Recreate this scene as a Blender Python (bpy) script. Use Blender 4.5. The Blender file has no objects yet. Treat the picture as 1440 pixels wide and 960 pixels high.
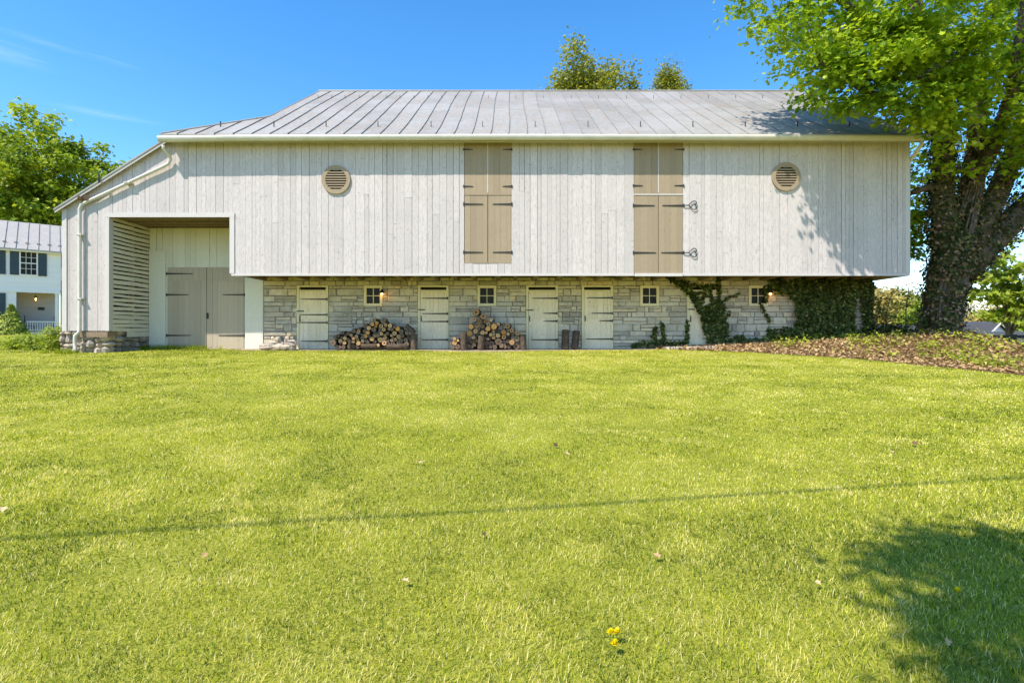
import bpy, math, random
import numpy as np
from mathutils import Vector, Matrix

random.seed(7)
RNG = np.random.default_rng(11)
S = bpy.context.scene
C = S.collection

# ------------------------------------------------------------------ camera, sky, sun, exposure
EYE = 0.55          # camera height above the foot of the barn wall
FPX = 756.0         # focal length in photo pixels (1440 wide)
HOR = 468.0         # photo row of the horizon

cd = bpy.data.cameras.new('camera')
cam = bpy.data.objects.new('camera', cd)
C.objects.link(cam)
cam.location = (0, 0, EYE)
cam.rotation_euler = (math.radians(90), 0, 0)
cd.sensor_width = 36
cd.lens = FPX / 1440 * 36
cd.shift_y = -(480 - HOR) / 1440
cd.clip_start = 0.05
cd.clip_end = 2000
S.camera = cam

LIGHT = Vector((0.55, 0.53, -1.02)).normalized()      # the way sunlight travels
EL = math.asin(-LIGHT.z)
AZ = math.atan2(-LIGHT.x, -LIGHT.y)

w = bpy.data.worlds.new('World')
S.world = w
w.use_nodes = True
nt = w.node_tree
N = nt.nodes
L = nt.links
N.clear()
wo = N.new('ShaderNodeOutputWorld')
bg = N.new('ShaderNodeBackground')
bg.inputs['Strength'].default_value = 0.15
sky = N.new('ShaderNodeTexSky')
sky.sky_type = 'NISHITA'
sky.sun_disc = False
sky.sun_elevation = EL
sky.sun_rotation = AZ
sky.altitude = 300
sky.air_density = 1.0
sky.dust_density = 0.3
sky.ozone_density = 2.2
hsv = N.new('ShaderNodeHueSaturation')
hsv.inputs['Hue'].default_value = 0.499
hsv.inputs['Saturation'].default_value = 1.33
hsv.inputs['Value'].default_value = 1.40
L.new(sky.outputs[0], hsv.inputs['Color'])
# thin cirrus wisps in the sky
tc = N.new('ShaderNodeTexCoord')
mp = N.new('ShaderNodeMapping')
mp.inputs['Scale'].default_value = (2.2, 2.2, 26)
mp.inputs['Rotation'].default_value = (0.0, 0.0, 0.0)
L.new(tc.outputs['Generated'], mp.inputs['Vector'])
nz = N.new('ShaderNodeTexNoise')
nz.inputs['Scale'].default_value = 2.4
nz.inputs['Detail'].default_value = 5
nz.inputs['Roughness'].default_value = 0.55
L.new(mp.outputs[0], nz.inputs['Vector'])
rp = N.new('ShaderNodeMapRange')
rp.inputs[1].default_value = 0.42
rp.inputs[2].default_value = 0.72
L.new(nz.outputs[0], rp.inputs[0])


def sky_spot(az_x, el_z, wx, wz):
    """soft elongated patch of the sky round the direction (az_x, 1, el_z)"""
    sp = N.new('ShaderNodeSeparateXYZ')
    L.new(tc.outputs['Generated'], sp.inputs[0])
    d = N.new('ShaderNodeVectorMath')
    d.operation = 'DISTANCE'
    mm = N.new('ShaderNodeMapping')
    mm.inputs['Scale'].default_value = (1 / wx, 0.0, 1 / wz)
    v = Vector((az_x, 1, el_z)).normalized()
    L.new(tc.outputs['Generated'], mm.inputs['Vector'])
    L.new(mm.outputs[0], d.inputs[0])
    d.inputs[1].default_value = (v.x / wx, 0, v.z / wz)
    r = N.new('ShaderNodeMapRange')
    r.interpolation_type = 'SMOOTHSTEP'
    r.inputs[1].default_value = 1.0
    r.inputs[2].default_value = 0.0
    L.new(d.outputs['Value'], r.inputs[0])
    return r


s1 = sky_spot((10 - 720) / FPX, (HOR - 72) / FPX, 0.055, 0.018)
s2 = sky_spot((165 - 720) / FPX, (HOR - 165) / FPX, 0.075, 0.008)
s3 = sky_spot((130 - 720) / FPX, (HOR - 78) / FPX, 0.11, 0.008)
ad = N.new('ShaderNodeMath'); ad.operation = 'ADD'
L.new(s1.outputs[0], ad.inputs[0]); L.new(s2.outputs[0], ad.inputs[1])
ad2 = N.new('ShaderNodeMath'); ad2.operation = 'ADD'
L.new(ad.outputs[0], ad2.inputs[0]); L.new(s3.outputs[0], ad2.inputs[1])
mu = N.new('ShaderNodeMath'); mu.operation = 'MULTIPLY'
L.new(ad2.outputs[0], mu.inputs[0]); L.new(rp.outputs[0], mu.inputs[1])
mu2 = N.new('ShaderNodeMath'); mu2.operation = 'MULTIPLY'; mu2.inputs[1].default_value = 0.24
mu2.use_clamp = True
L.new(mu.outputs[0], mu2.inputs[0])
mx = N.new('ShaderNodeMixRGB')
mx.inputs['Color2'].default_value = (5.2, 5.8, 6.6, 1)
L.new(mu2.outputs[0], mx.inputs['Fac'])
L.new(hsv.outputs[0], mx.inputs['Color1'])
L.new(mx.outputs[0], bg.inputs['Color'])
L.new(bg.outputs[0], wo.inputs['Surface'])

sl = bpy.data.lights.new('sun', 'SUN')
sl.energy = 5.0
sl.angle = math.radians(0.55)
sl.color = (1.0, 0.93, 0.82)
sun = bpy.data.objects.new('sun', sl)
C.objects.link(sun)
sun.location = (-12, -12, 25)
sun.rotation_euler = LIGHT.to_track_quat('-Z', 'Y').to_euler()

S.view_settings.view_transform = 'Standard'
S.view_settings.look = 'None'
S.view_settings.exposure = 0.55
S.view_settings.gamma = 1
S.view_settings.use_curve_mapping = False
S.cycles.max_bounces = 8
S.cycles.diffuse_bounces = 4
S.cycles.transparent_max_bounces = 8
S.cycles.caustics_reflective = False
S.cycles.caustics_refractive = False
S.cycles.use_denoising = True
try:
    S.cycles.denoiser = 'OPENIMAGEDENOISE'
except Exception:
    pass
S.render.use_persistent_data = False

# ------------------------------------------------------------------ small helpers


def P(px, py, Y):
    """photo pixel at distance Y -> world point"""
    return Vector(((px - 720) / FPX * Y, Y, EYE + (HOR - py) / FPX * Y))


def sm(a, b, x):
    t = np.clip((np.asarray(x, dtype=float) - a) / (b - a), 0, 1)
    return t * t * (3 - 2 * t)


def vnoise(x, y, seed=0):
    """smooth value noise on arrays, 0..1"""
    xi = np.floor(x).astype(np.int64); yi = np.floor(y).astype(np.int64)
    xf = x - xi; yf = y - yi
    xf = xf * xf * (3 - 2 * xf); yf = yf * yf * (3 - 2 * yf)

    def h(a, b):
        n = (a * 374761393 + b * 668265263 + seed * 1442695041) & 0x7fffffff
        n = ((n ^ (n >> 13)) * 1274126177) & 0x7fffffff
        return ((n ^ (n >> 16)) & 0xffff) / 65535.0
    a = h(xi, yi); b = h(xi + 1, yi); c = h(xi, yi + 1); d = h(xi + 1, yi + 1)
    return (a * (1 - xf) + b * xf) * (1 - yf) + (c * (1 - xf) + d * xf) * yf


def fbm(x, y, seed=0, oct=4):
    x = np.asarray(x, dtype=float); y = np.asarray(y, dtype=float)
    s = 0; a = 0.5; t = 0
    for k in range(oct):
        s = s + a * vnoise(x * 2 ** k, y * 2 ** k, seed + k * 17); t += a; a *= 0.55
    return s / t


def ground(x, y):
    x = np.asarray(x, dtype=float); y = np.asarray(y, dtype=float)
    z = np.interp(y, [-60, -10, 2, 8, 13, 17, 18, 60], [-3.6, -1.7, -0.95, -0.56, -0.22, -0.0, 0.02, 0.2])
    z = z + 0.36 * sm(3.5, 12.5, x) * sm(12.2, 17.5, y)                 # bed rises to the maple
    z = z + 0.25 * np.exp(-((x - 13.9) ** 2 + (y - 17.2) ** 2) / 3.0)   # root mound
    z = z - 0.85 * sm(13.9, 17.2, x) * sm(12.0, 17.0, y)                  # and falls off right of it
    z = z - 3.0 * sm(12, 18, x) * sm(18.5, 42, y)                          # drops away behind
    z = z + 0.35 * sm(-14, -20, x) * sm(18, 34, y)
    z = z - 2.0 * sm(60, 160, y) * sm(0, 20, x)
    z = z + 0.03 * (fbm(x * 0.35 + 9, y * 0.35 + 5, 3, 2) - 0.5)
    return z


def ghit(px, py):
    """point of the ground seen at a photo pixel"""
    for Y in np.arange(1.2, 60, 0.02):
        p = P(px, py, Y)
        if p.z <= float(ground(p.x, p.y)):
            return p
    return P(px, py, 60)


class MB:
    def __init__(self):
        self.v = []; self.f = []; self.t = []; self.m = []

    def add(self, vs, fs, tint=0.5, m=0):
        b = len(self.v)
        self.v.extend([tuple(v) for v in vs])
        for f in fs:
            self.f.append(tuple(b + i for i in f)); self.t.append(tint); self.m.append(m)

    def hexa(self, p, tint=0.5, m=0):
        """p: 4 bottom points ccw, 4 top points"""
        self.add(p, [(3, 2, 1, 0), (4, 5, 6, 7), (0, 1, 5, 4), (1, 2, 6, 5), (2, 3, 7, 6), (3, 0, 4, 7)], tint, m)

    def box(self, x0, x1, y0, y1, z0, z1, tint=0.5, m=0):
        self.hexa([(x0, y0, z0), (x1, y0, z0), (x1, y1, z0), (x0, y1, z0),
                   (x0, y0, z1), (x1, y0, z1), (x1, y1, z1), (x0, y1, z1)], tint, m)

    def obox(self, c, ax, ay, az, tint=0.5, m=0):
        c = Vector(c); ax = Vector(ax); ay = Vector(ay); az = Vector(az)
        q = []
        for s in (-1, 1):
            for a, b in ((-1, -1), (1, -1), (1, 1), (-1, 1)):
                q.append(c + ax * a + ay * b + az * s)
        self.hexa(q, tint, m)

    def tube(self, pts, rad, n=8, tint=0.5, m=0, caps=True, wob=0.0):
        pts = [Vector(p) for p in pts]
        if not hasattr(rad, '__len__'):
            rad = [rad] * len(pts)
        b = len(self.v)
        prev = None
        for i, p in enumerate(pts):
            d = (pts[min(i + 1, len(pts) - 1)] - pts[max(i - 1, 0)])
            if d.length < 1e-6:
                d = Vector((0, 0, 1))
            d.normalize()
            if prev is None:
                a = Vector((1, 0, 0)) if abs(d.x) < 0.8 else Vector((0, 1, 0))
                u = d.cross(a).normalized()
            else:
                u = (prev - d * prev.dot(d))
                u = u.normalized() if u.length > 1e-5 else d.orthogonal().normalized()
            prev = u
            v = d.cross(u)
            for k in range(n):
                an = 2 * math.pi * k / n
                r = rad[i] * (1 + (random.uniform(-wob, wob) if wob else 0))
                self.v.append(tuple(p + (u * math.cos(an) + v * math.sin(an)) * r))
        for i in range(len(pts) - 1):
            for k in range(n):
                k2 = (k + 1) % n
                self.f.append((b + i * n + k, b + i * n + k2, b + (i + 1) * n + k2, b + (i + 1) * n + k))
                self.t.append(tint); self.m.append(m)
        if caps:
            self.f.append(tuple(b + k for k in reversed(range(n)))); self.t.append(tint); self.m.append(m)
            e = b + (len(pts) - 1) * n
            self.f.append(tuple(e + k for k in range(n))); self.t.append(tint); self.m.append(m)

    def build(self, name, mats, parent=None, smooth=False):
        me = bpy.data.meshes.new(name)
        me.from_pydata(self.v, [], self.f)
        if not isinstance(mats, (list, tuple)):
            mats = [mats]
        for q in mats:
            me.materials.append(q)
        me.polygons.foreach_set('material_index', self.m)
        a = me.attributes.new('tint', 'FLOAT', 'FACE')
        a.data.foreach_set('value', np.array(self.t, dtype=np.float32))
        if smooth:
            me.polygons.foreach_set('use_smooth', [True] * len(self.f))
        me.update()
        return link(bpy.data.objects.new(name, me), parent)


def link(o, parent=None):
    C.objects.link(o)
    if parent is not None:
        o.parent = parent
        root = parent
        mt = parent.matrix_basis.copy()
        while root.parent is not None:                       # parts of parts: undo the whole chain
            mt = root.parent.matrix_basis @ root.matrix_parent_inverse @ mt
            root = root.parent
        o.matrix_parent_inverse = mt.inverted()
    return o


def tag(o, label=None, cat=None, group=None, kind=None):
    if label: o['label'] = label
    if cat: o['category'] = cat
    if group: o['group'] = group
    if kind: o['kind'] = kind
    return o


def thing(name, label, cat, loc=(0, 0, 0), group=None):
    o = bpy.data.objects.new(name, None)
    o.empty_display_size = 0.3
    o.location = loc
    C.objects.link(o)
    return tag(o, label, cat, group)


def scatter(name, pos, rot, scale, tv, tf, tint, mat, parent=None, smooth=False):
    """one mesh of many copies of a small template (leaves, blades); rot is N x 3 x 3"""
    pos = np.asarray(pos, dtype=np.float32); n = len(pos)
    tv = np.asarray(tv, dtype=np.float32); k = len(tv)
    sc = np.asarray(scale, dtype=np.float32)
    if sc.ndim == 1:
        sc = sc[:, None]
    loc = tv[None, :, :] * (sc[:, None, :] if sc.shape[1] == 3 else sc[:, :, None])
    vv = np.einsum('nij,nkj->nki', rot.astype(np.float32), loc) + pos[:, None, :]
    tot = [len(f) for f in tf]
    flat = np.concatenate([np.array(f) for f in tf])
    loops = (flat[None, :] + (np.arange(n) * k)[:, None]).ravel().astype(np.int32)
    lt = np.tile(np.array(tot, dtype=np.int32), n)
    ls = np.concatenate([[0], np.cumsum(lt)[:-1]]).astype(np.int32)
    me = bpy.data.meshes.new(name)
    me.vertices.add(n * k); me.loops.add(len(loops)); me.polygons.add(len(lt))
    me.vertices.foreach_set('co', vv.ravel())
    me.loops.foreach_set('vertex_index', loops)
    me.polygons.foreach_set('loop_start', ls)
    me.polygons.foreach_set('loop_total', lt)
    a = me.attributes.new('tint', 'FLOAT', 'FACE')
    a.data.foreach_set('value', np.repeat(np.asarray(tint, dtype=np.float32), len(tf)))
    me.materials.append(mat)
    if smooth:
        me.polygons.foreach_set('use_smooth', np.ones(len(lt), dtype=bool))
    me.update(calc_edges=True)
    me.validate()
    return link(bpy.data.objects.new(name, me), parent)


def rots(n, up, spread):
    """random frames: template z axis near 'up' (N x 3 or 3) with angular jitter, random spin"""
    up = np.broadcast_to(np.asarray(up, dtype=float), (n, 3)).copy()
    up = up + RNG.normal(0, spread, (n, 3))
    up /= np.linalg.norm(up, axis=1)[:, None] + 1e-9
    a = RNG.normal(0, 1, (n, 3))
    x = np.cross(a, up); x /= np.linalg.norm(x, axis=1)[:, None] + 1e-9
    y = np.cross(up, x)
    return np.stack([x, y, up], axis=2)


# ------------------------------------------------------------------ materials


class NT:
    def __init__(self, name):
        self.m = bpy.data.materials.new(name)
        self.m.use_nodes = True
        self.t = self.m.node_tree
        self.t.nodes.clear()
        self.out = self.t.nodes.new('ShaderNodeOutputMaterial')

    def n(self, typ, **kw):
        q = self.t.nodes.new('ShaderNode' + typ)
        for k, v in kw.items():
            setattr(q, k, v)
        return q

    def set(self, sock, v):
        if hasattr(v, 'is_output'):
            self.t.links.new(v, sock)
        else:
            if isinstance(v, (tuple, list)) and len(v) == 3 and sock.type == 'RGBA':
                v = (*v, 1)
            sock.default_value = v

    def noise(self, scale=5, detail=5, rough=0.55, vec=None, stretch=None, dist=0.0, coord='Object'):
        if vec is None:
            vec = self.n('TexCoord').outputs[coord]
        if stretch:
            mp = self.n('Mapping')
            mp.inputs['Scale'].default_value = stretch
            self.set(mp.inputs['Vector'], vec); vec = mp.outputs[0]
        q = self.n('TexNoise')
        self.set(q.inputs['Vector'], vec)
        q.inputs['Scale'].default_value = scale
        q.inputs['Detail'].default_value = detail
        q.inputs['Roughness'].default_value = rough
        q.inputs['Distortion'].default_value = dist
        return q.outputs['Fac']

    def rng(self, v, a, b, c=0.0, d=1.0):
        q = self.n('MapRange')
        self.set(q.inputs[0], v)
        for i, x in enumerate((a, b, c, d)):
            q.inputs[i + 1].default_value = x
        return q.outputs[0]

    def mix(self, f, a, b, mode='MIX'):
        q = self.n('MixRGB', blend_type=mode)
        self.set(q.inputs[0], f); self.set(q.inputs[1], a); self.set(q.inputs[2], b)
        return q.outputs[0]

    def math(self, op, a, b):
        q = self.n('Math', operation=op)
        self.set(q.inputs[0], a); self.set(q.inputs[1], b)
        return q.outputs[0]

    def ramp(self, f, stops):
        q = self.n('ValToRGB')
        e = q.color_ramp.elements
        while len(e) > 1:
            e.remove(e[-1])
        e[0].position = stops[0][0]; e[0].color = (*stops[0][1], 1)
        for p, c in stops[1:]:
            x = e.new(p); x.color = (*c, 1)
        self.set(q.inputs[0], f)
        return q.outputs[0]

    def tint(self):
        return self.n('Attribute', attribute_name='tint').outputs['Fac']

    def bump(self, h, strength=0.3, dist=0.01):
        q = self.n('Bump')
        q.inputs['Strength'].default_value = strength
        q.inputs['Distance'].default_value = dist
        self.set(q.inputs['Height'], h)
        return q.outputs[0]

    def pbr(self, col, rough=0.7, metal=0.0, normal=None, spec=None):
        q = self.n('BsdfPrincipled')
        self.set(q.inputs['Base Color'], col)
        self.set(q.inputs['Roughness'], rough)
        self.set(q.inputs['Metallic'], metal)
        if spec is not None:
            q.inputs['Specular IOR Level'].default_value = spec
        if normal is not None:
            self.set(q.inputs['Normal'], normal)
        return q.outputs[0]

    def done(self, sh):
        self.t.links.new(sh, self.out.inputs['Surface'])
        return self.m


def paint(name, base, worn, stain, amount=0.5, grain=(9, 9, 0.9)):
    """weathered paint on vertical boards: tint per board, streaks along the grain, flaked spots"""
    k = NT(name)
    t = k.tint()
    streak = k.noise(6, 6, 0.6, stretch=grain)
    fine = k.noise(60, 4, 0.6, stretch=(1, 1, 0.12))
    blot = k.noise(1.3, 5, 0.6)
    c = k.mix(k.rng(t, 0, 1, 0.0, 0.75), base, tuple(x * 0.78 for x in base))
    c = k.mix(k.rng(streak, 0.42, 0.68, 0, amount), c, stain)
    c = k.mix(k.rng(blot, 0.5, 0.75, 0, amount * 0.5), c, stain)
    c = k.mix(k.rng(fine, 0.58, 0.70, 0, amount * 0.9), c, worn)
    spots = k.noise(11, 7, 0.72)
    c = k.mix(k.rng(spots, 0.60, 0.66, 0, amount), c, worn)
    nails = k.noise(38, 2, 0.5)
    c = k.mix(k.rng(nails, 0.735, 0.76, 0, amount), c, tuple(x * 0.35 for x in worn))
    nrm = k.bump(k.math('ADD', fine, streak), 0.25, 0.006)
    return k.done(k.pbr(c, 0.72, 0, nrm, 0.3))


M = {}
M['siding'] = paint('white_siding_paint', (0.60, 0.53, 0.508), (0.22, 0.195, 0.18), (0.40, 0.36, 0.34), 0.75)
M['trim'] = paint('white_trim_paint', (0.58, 0.53, 0.51), (0.36, 0.33, 0.30), (0.46, 0.43, 0.40), 0.4, (1, 9, 9))
M['recess'] = paint('cream_recess_paint', (0.74, 0.69, 0.57), (0.42, 0.36, 0.28), (0.58, 0.53, 0.42), 0.35)
M['slats'] = paint('cream_slat_paint', (0.74, 0.68, 0.56), (0.33, 0.28, 0.21), (0.52, 0.47, 0.36), 0.5, (0.9, 0.9, 9))
M['tan'] = paint('tan_shutter_paint', (0.35, 0.265, 0.175), (0.18, 0.135, 0.09), (0.27, 0.20, 0.13), 0.5)
M['taupe'] = paint('taupe_door_paint', (0.50, 0.405, 0.30), (0.33, 0.26, 0.19), (0.41, 0.33, 0.24), 0.4)
M['stall'] = paint('cream_stall_door_paint', (0.95, 0.80, 0.58), (0.42, 0.30, 0.18), (0.72, 0.57, 0.36), 0.65)
M['creamframe'] = paint('cream_frame_paint', (0.86, 0.75, 0.47), (0.42, 0.34, 0.22), (0.62, 0.55, 0.39), 0.45)
M['housewhite'] = paint('white_clapboard_paint', (0.90, 0.84, 0.80), (0.7, 0.68, 0.66), (0.8, 0.75, 0.72), 0.2)

M['porch'] = paint('shade_greyed_porch_paint', (0.50, 0.45, 0.41), (0.4, 0.37, 0.34), (0.44, 0.40, 0.37), 0.2)  # clapboard white made greyer: the porch's shade is put into this colour


def simple(name, col, rough=0.6, metal=0.0, var=0.25, scale=8, bump=0.15):
    k = NT(name)
    n = k.noise(scale, 5, 0.6)
    c = k.mix(k.rng(n, 0.3, 0.7), tuple(x * (1 - var) for x in col), tuple(min(1, x * (1 + var)) for x in col))
    return k.done(k.pbr(c, rough, metal, k.bump(k.noise(scale * 6, 3), bump, 0.004)))


M['iron'] = simple('black_iron', (0.018, 0.016, 0.015), 0.55, 0.0, 0.3, 30)
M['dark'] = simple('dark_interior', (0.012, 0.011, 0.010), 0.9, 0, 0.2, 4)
M['gutter'] = simple('white_gutter_metal', (0.58, 0.54, 0.48), 0.45, 0, 0.10, 3)
M['shutterblue'] = simple('dark_blue_shutter_paint', (0.022, 0.045, 0.062), 0.5, 0, 0.2, 10)
M['concrete'] = simple('pale_flagstone', (0.46, 0.43, 0.37), 0.85, 0, 0.2, 5)
M['blackfence'] = simple('black_fence_paint', (0.02, 0.018, 0.018), 0.7, 0, 0.3, 8)
M['shingle'] = simple('grey_shingles', (0.055, 0.055, 0.058), 0.9, 0, 0.25, 9)
M['rust'] = simple('rusty_metal', (0.22, 0.12, 0.07), 0.8, 0, 0.4, 20)
M['rubber'] = simple('black_cable_sheath', (0.02, 0.02, 0.02), 0.6)

# rough timber
k = NT('rough_timber')
g = k.noise(4, 7, 0.65, stretch=(6, 0.8, 6))
c = k.ramp(k.math('ADD', k.rng(g, 0.25, 0.75, 0, 0.7), k.rng(k.tint(), 0, 1, 0, 0.3)),
           [(0, (0.07, 0.045, 0.03)), (0.5, (0.20, 0.135, 0.085)), (1, (0.36, 0.27, 0.18))])
M['timber'] = k.done(k.pbr(c, 0.85, 0, k.bump(g, 0.4, 0.01)))

# sheet-metal roof
k = NT('grey_metal_roof')
t = k.tint()
blot = k.noise(0.55, 6, 0.62)
fine = k.noise(9, 6, 0.7)
c = k.mix(k.rng(t, 0, 1, 0, 1), (0.265, 0.245, 0.212), (0.325, 0.302, 0.262))
c = k.mix(k.rng(fine, 0.48, 0.64, 0, 0.6), c, (0.165, 0.15, 0.14))
c = k.mix(k.rng(blot, 0.45, 0.6, 0, 0.5), c, (0.37, 0.355, 0.335))
rn = k.noise(1.7, 8, 0.75, stretch=(1.4, 0.5, 1))
rs = k.noise(22, 4, 0.7)
c = k.mix(k.math('MULTIPLY', k.rng(rn, 0.50, 0.62, 0, 0.75), k.rng(rs, 0.46, 0.60, 0, 1)), c, (0.33, 0.20, 0.11))
M['roof'] = k.done(k.pbr(c, 0.55, 0.0, k.bump(k.noise(2.2, 3), 0.25, 0.03), 0.4))
M['seam'] = simple('grey_seam_metal', (0.22, 0.215, 0.205), 0.7, 0, 0.4, 6)
M['houseroof'] = simple('pale_grey_metal_roof', (0.38, 0.345, 0.30), 0.5, 0, 0.08, 3)

# stone of the wall
k = NT('limestone_blocks')
t = k.tint()
c = k.ramp(t, [(0, (0.30, 0.26, 0.215)), (0.3, (0.45, 0.39, 0.305)), (0.55, (0.58, 0.50, 0.39)),
               (0.8, (0.72, 0.61, 0.45)), (1, (0.78, 0.60, 0.38))])
n1 = k.noise(7, 8, 0.68)
n2 = k.noise(34, 5, 0.65)
c = k.mix(k.rng(n1, 0.42, 0.62, 0, 0.5), c, (0.28, 0.24, 0.19))
c = k.mix(k.rng(n2, 0.50, 0.64, 0, 0.6), c, (0.72, 0.65, 0.52))
c = k.mix(k.rng(k.noise(1.1, 4), 0.48, 0.62, 0, 0.5), c, (0.68, 0.62, 0.52))
M['stone'] = k.done(k.pbr(c, 0.9, 0, k.bump(k.math('ADD', n1, k.rng(n2, 0, 1, 0, 0.5)), 0.9, 0.025), 0.2))
M['mortar'] = simple('lime_mortar', (0.23, 0.20, 0.16), 0.95, 0, 0.35, 12, 0.5)

# rubble foundation, loose rocks
k = NT('rubble_stone')
n1 = k.noise(4.5, 8, 0.7); n2 = k.noise(25, 6, 0.7)
c = k.ramp(k.math('ADD', k.rng(n1, 0.3, 0.7, 0, 0.6), k.rng(k.tint(), 0, 1, 0, 0.4)),
           [(0, (0.16, 0.13, 0.11)), (0.45, (0.38, 0.32, 0.26)), (1, (0.60, 0.49, 0.36))])
c = k.mix(k.rng(n2, 0.56, 0.7, 0, 0.6), c, (0.60, 0.57, 0.51))
M['rubble'] = k.done(k.pbr(c, 0.95, 0, k.bump(k.math('ADD', n1, n2), 1.0, 0.03), 0.2))

# glass
k = NT('dark_window_glass')
M['glass'] = k.done(k.pbr(k.mix(k.rng(k.noise(3, 3), 0.3, 0.7), (0.010, 0.009, 0.007), (0.03, 0.026, 0.02)), 0.18, 0, None, 0.1))


def leafmat(name, stops, trans=0.35, rough=0.5, spec=0.35, patch=None):
    k = NT(name)
    f = k.tint()
    if patch:
        f = k.math('ADD', k.math('MULTIPLY', f, 0.75), k.rng(k.noise(patch, 3, 0.6), 0.35, 0.65, 0, 0.25))
    c = k.ramp(f, stops)
    d = k.pbr(c, rough, 0, None, spec)
    tr = k.n('BsdfTranslucent')
    k.set(tr.inputs['Color'], k.mix(0.6, c, (1.25, 1.15, 0.45), 'MULTIPLY'))
    m = k.n('MixShader')
    m.inputs[0].default_value = trans
    k.t.links.new(d, m.inputs[1]); k.t.links.new(tr.outputs[0], m.inputs[2])
    return k.done(m.outputs[0])


M['maple'] = leafmat('maple_leaf', [(0, (0.09, 0.18, 0.010)), (0.4, (0.25, 0.39, 0.018)), (0.75, (0.45, 0.57, 0.03)), (1, (0.66, 0.70, 0.07))], 0.5)
M['leafmid'] = leafmat('broad_leaf', [(0, (0.08, 0.14, 0.008)), (0.5, (0.27, 0.36, 0.018)), (1, (0.56, 0.60, 0.045))], 0.4)
M['leafolive'] = leafmat('young_olive_leaf', [(0, (0.12, 0.14, 0.012)), (0.5, (0.27, 0.29, 0.03)), (1, (0.46, 0.44, 0.07))], 0.35)
M['leafspring'] = leafmat('spring_leaf', [(0, (0.16, 0.24, 0.02)), (0.5, (0.28, 0.36, 0.03)), (1, (0.45, 0.47, 0.06))], 0.4)
M['leafgold'] = leafmat('golden_budding_leaf', [(0, (0.27, 0.20, 0.06)), (0.5, (0.45, 0.36, 0.10)), (1, (0.60, 0.52, 0.16))], 0.3)
M['leafbrown'] = leafmat('bare_twig', [(0, (0.22, 0.17, 0.12)), (1, (0.48, 0.39, 0.29))], 0.1)
M['ivy'] = leafmat('ivy_leaf', [(0, (0.016, 0.026, 0.006)), (0.45, (0.075, 0.105, 0.022)), (0.75, (0.21, 0.235, 0.06)), (1, (0.52, 0.45, 0.20))], 0.15, 0.55, 0.2)
M['trunkivy'] = leafmat('trunk_ivy_leaf', [(0, (0.016, 0.026, 0.007)), (0.45, (0.045, 0.065, 0.015)), (0.7, (0.12, 0.12, 0.035)), (0.85, (0.24, 0.145, 0.08)), (1, (0.44, 0.30, 0.18))], 0.15, 0.6, 0.15)
M['cover'] = leafmat('ground_cover_leaf', [(0, (0.09, 0.13, 0.012)), (0.5, (0.32, 0.37, 0.03)), (1, (0.60, 0.58, 0.08))], 0.35)
M['litter'] = leafmat('dead_leaf', [(0, (0.10, 0.058, 0.028)), (0.4, (0.33, 0.205, 0.095)), (0.75, (0.52, 0.36, 0.18)), (1, (0.68, 0.52, 0.30))], 0.12, 0.75, 0.15)
M['spruce'] = leafmat('spruce_needle', [(0, (0.09, 0.13, 0.012)), (0.5, (0.22, 0.28, 0.025)), (1, (0.40, 0.44, 0.04))], 0.2)
M['grass'] = leafmat('grass_blade', [(0, (0.06, 0.105, 0.008)), (0.3, (0.255, 0.33, 0.016)), (0.6, (0.52, 0.55, 0.028)), (0.82, (0.74, 0.68, 0.12)), (1, (0.90, 0.78, 0.44))], 0.45, 0.5, 0.18)
M['petal'] = leafmat('dandelion_petal', [(0, (0.85, 0.66, 0.0)), (1, (0.95, 0.82, 0.01))], 0.05)

# bark
k = NT('bark')
v = k.noise(7, 8, 0.7, stretch=(2.4, 2.4, 0.45))
c = k.ramp(v, [(0.25, (0.035, 0.026, 0.02)), (0.5, (0.13, 0.10, 0.075)), (0.75, (0.26, 0.21, 0.165))])
M['bark'] = k.done(k.pbr(c, 0.9, 0, k.bump(v, 1.0, 0.05), 0.2))

# firewood: bark side and cut end with rings
k = NT('firewood_bark')
v = k.noise(18, 7, 0.7, stretch=(1, 0.3, 1))
oi = k.n('ObjectInfo').outputs['Random']
c = k.ramp(v, [(0.3, (0.03, 0.022, 0.017)), (0.55, (0.12, 0.085, 0.06)), (0.8, (0.25, 0.20, 0.15))])
M['logbark'] = k.done(k.pbr(c, 0.95, 0, k.bump(v, 0.9, 0.02), 0.15))


def endgrain(name, a, b, heart):
    k = NT(name)
    tc = k.n('TexCoord').outputs['Object']
    sp = k.n('SeparateXYZ'); k.set(sp.inputs[0], tc)
    nz = k.noise(9, 5, 0.6)
    x2 = k.math('MULTIPLY', sp.outputs[0], sp.outputs[0]); z2 = k.math('MULTIPLY', sp.outputs[2], sp.outputs[2])
    r = k.math('POWER', k.math('ADD', x2, z2), 0.5)
    rr = k.math('ADD', r, k.rng(nz, 0, 1, -0.02, 0.02))
    ring = k.math('SINE', k.math('MULTIPLY', rr, 420), 0)
    c = k.mix(k.rng(ring, -1, 1, 0, 0.5), a, b)
    c = k.mix(k.rng(rr, 0.05, 0.025, 0, 1), c, heart)
    c = k.mix(k.rng(k.noise(40, 5), 0.5, 0.7, 0, 0.5), c, b)
    oi = k.n('ObjectInfo').outputs['Random']
    c = k.mix(k.rng(oi, 0.3, 1, 0, 0.6), c, tuple(x * 0.4 for x in b))
    return k.done(k.pbr(c, 0.9, 0, k.bump(ring, 0.2, 0.003), 0.15))


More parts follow.
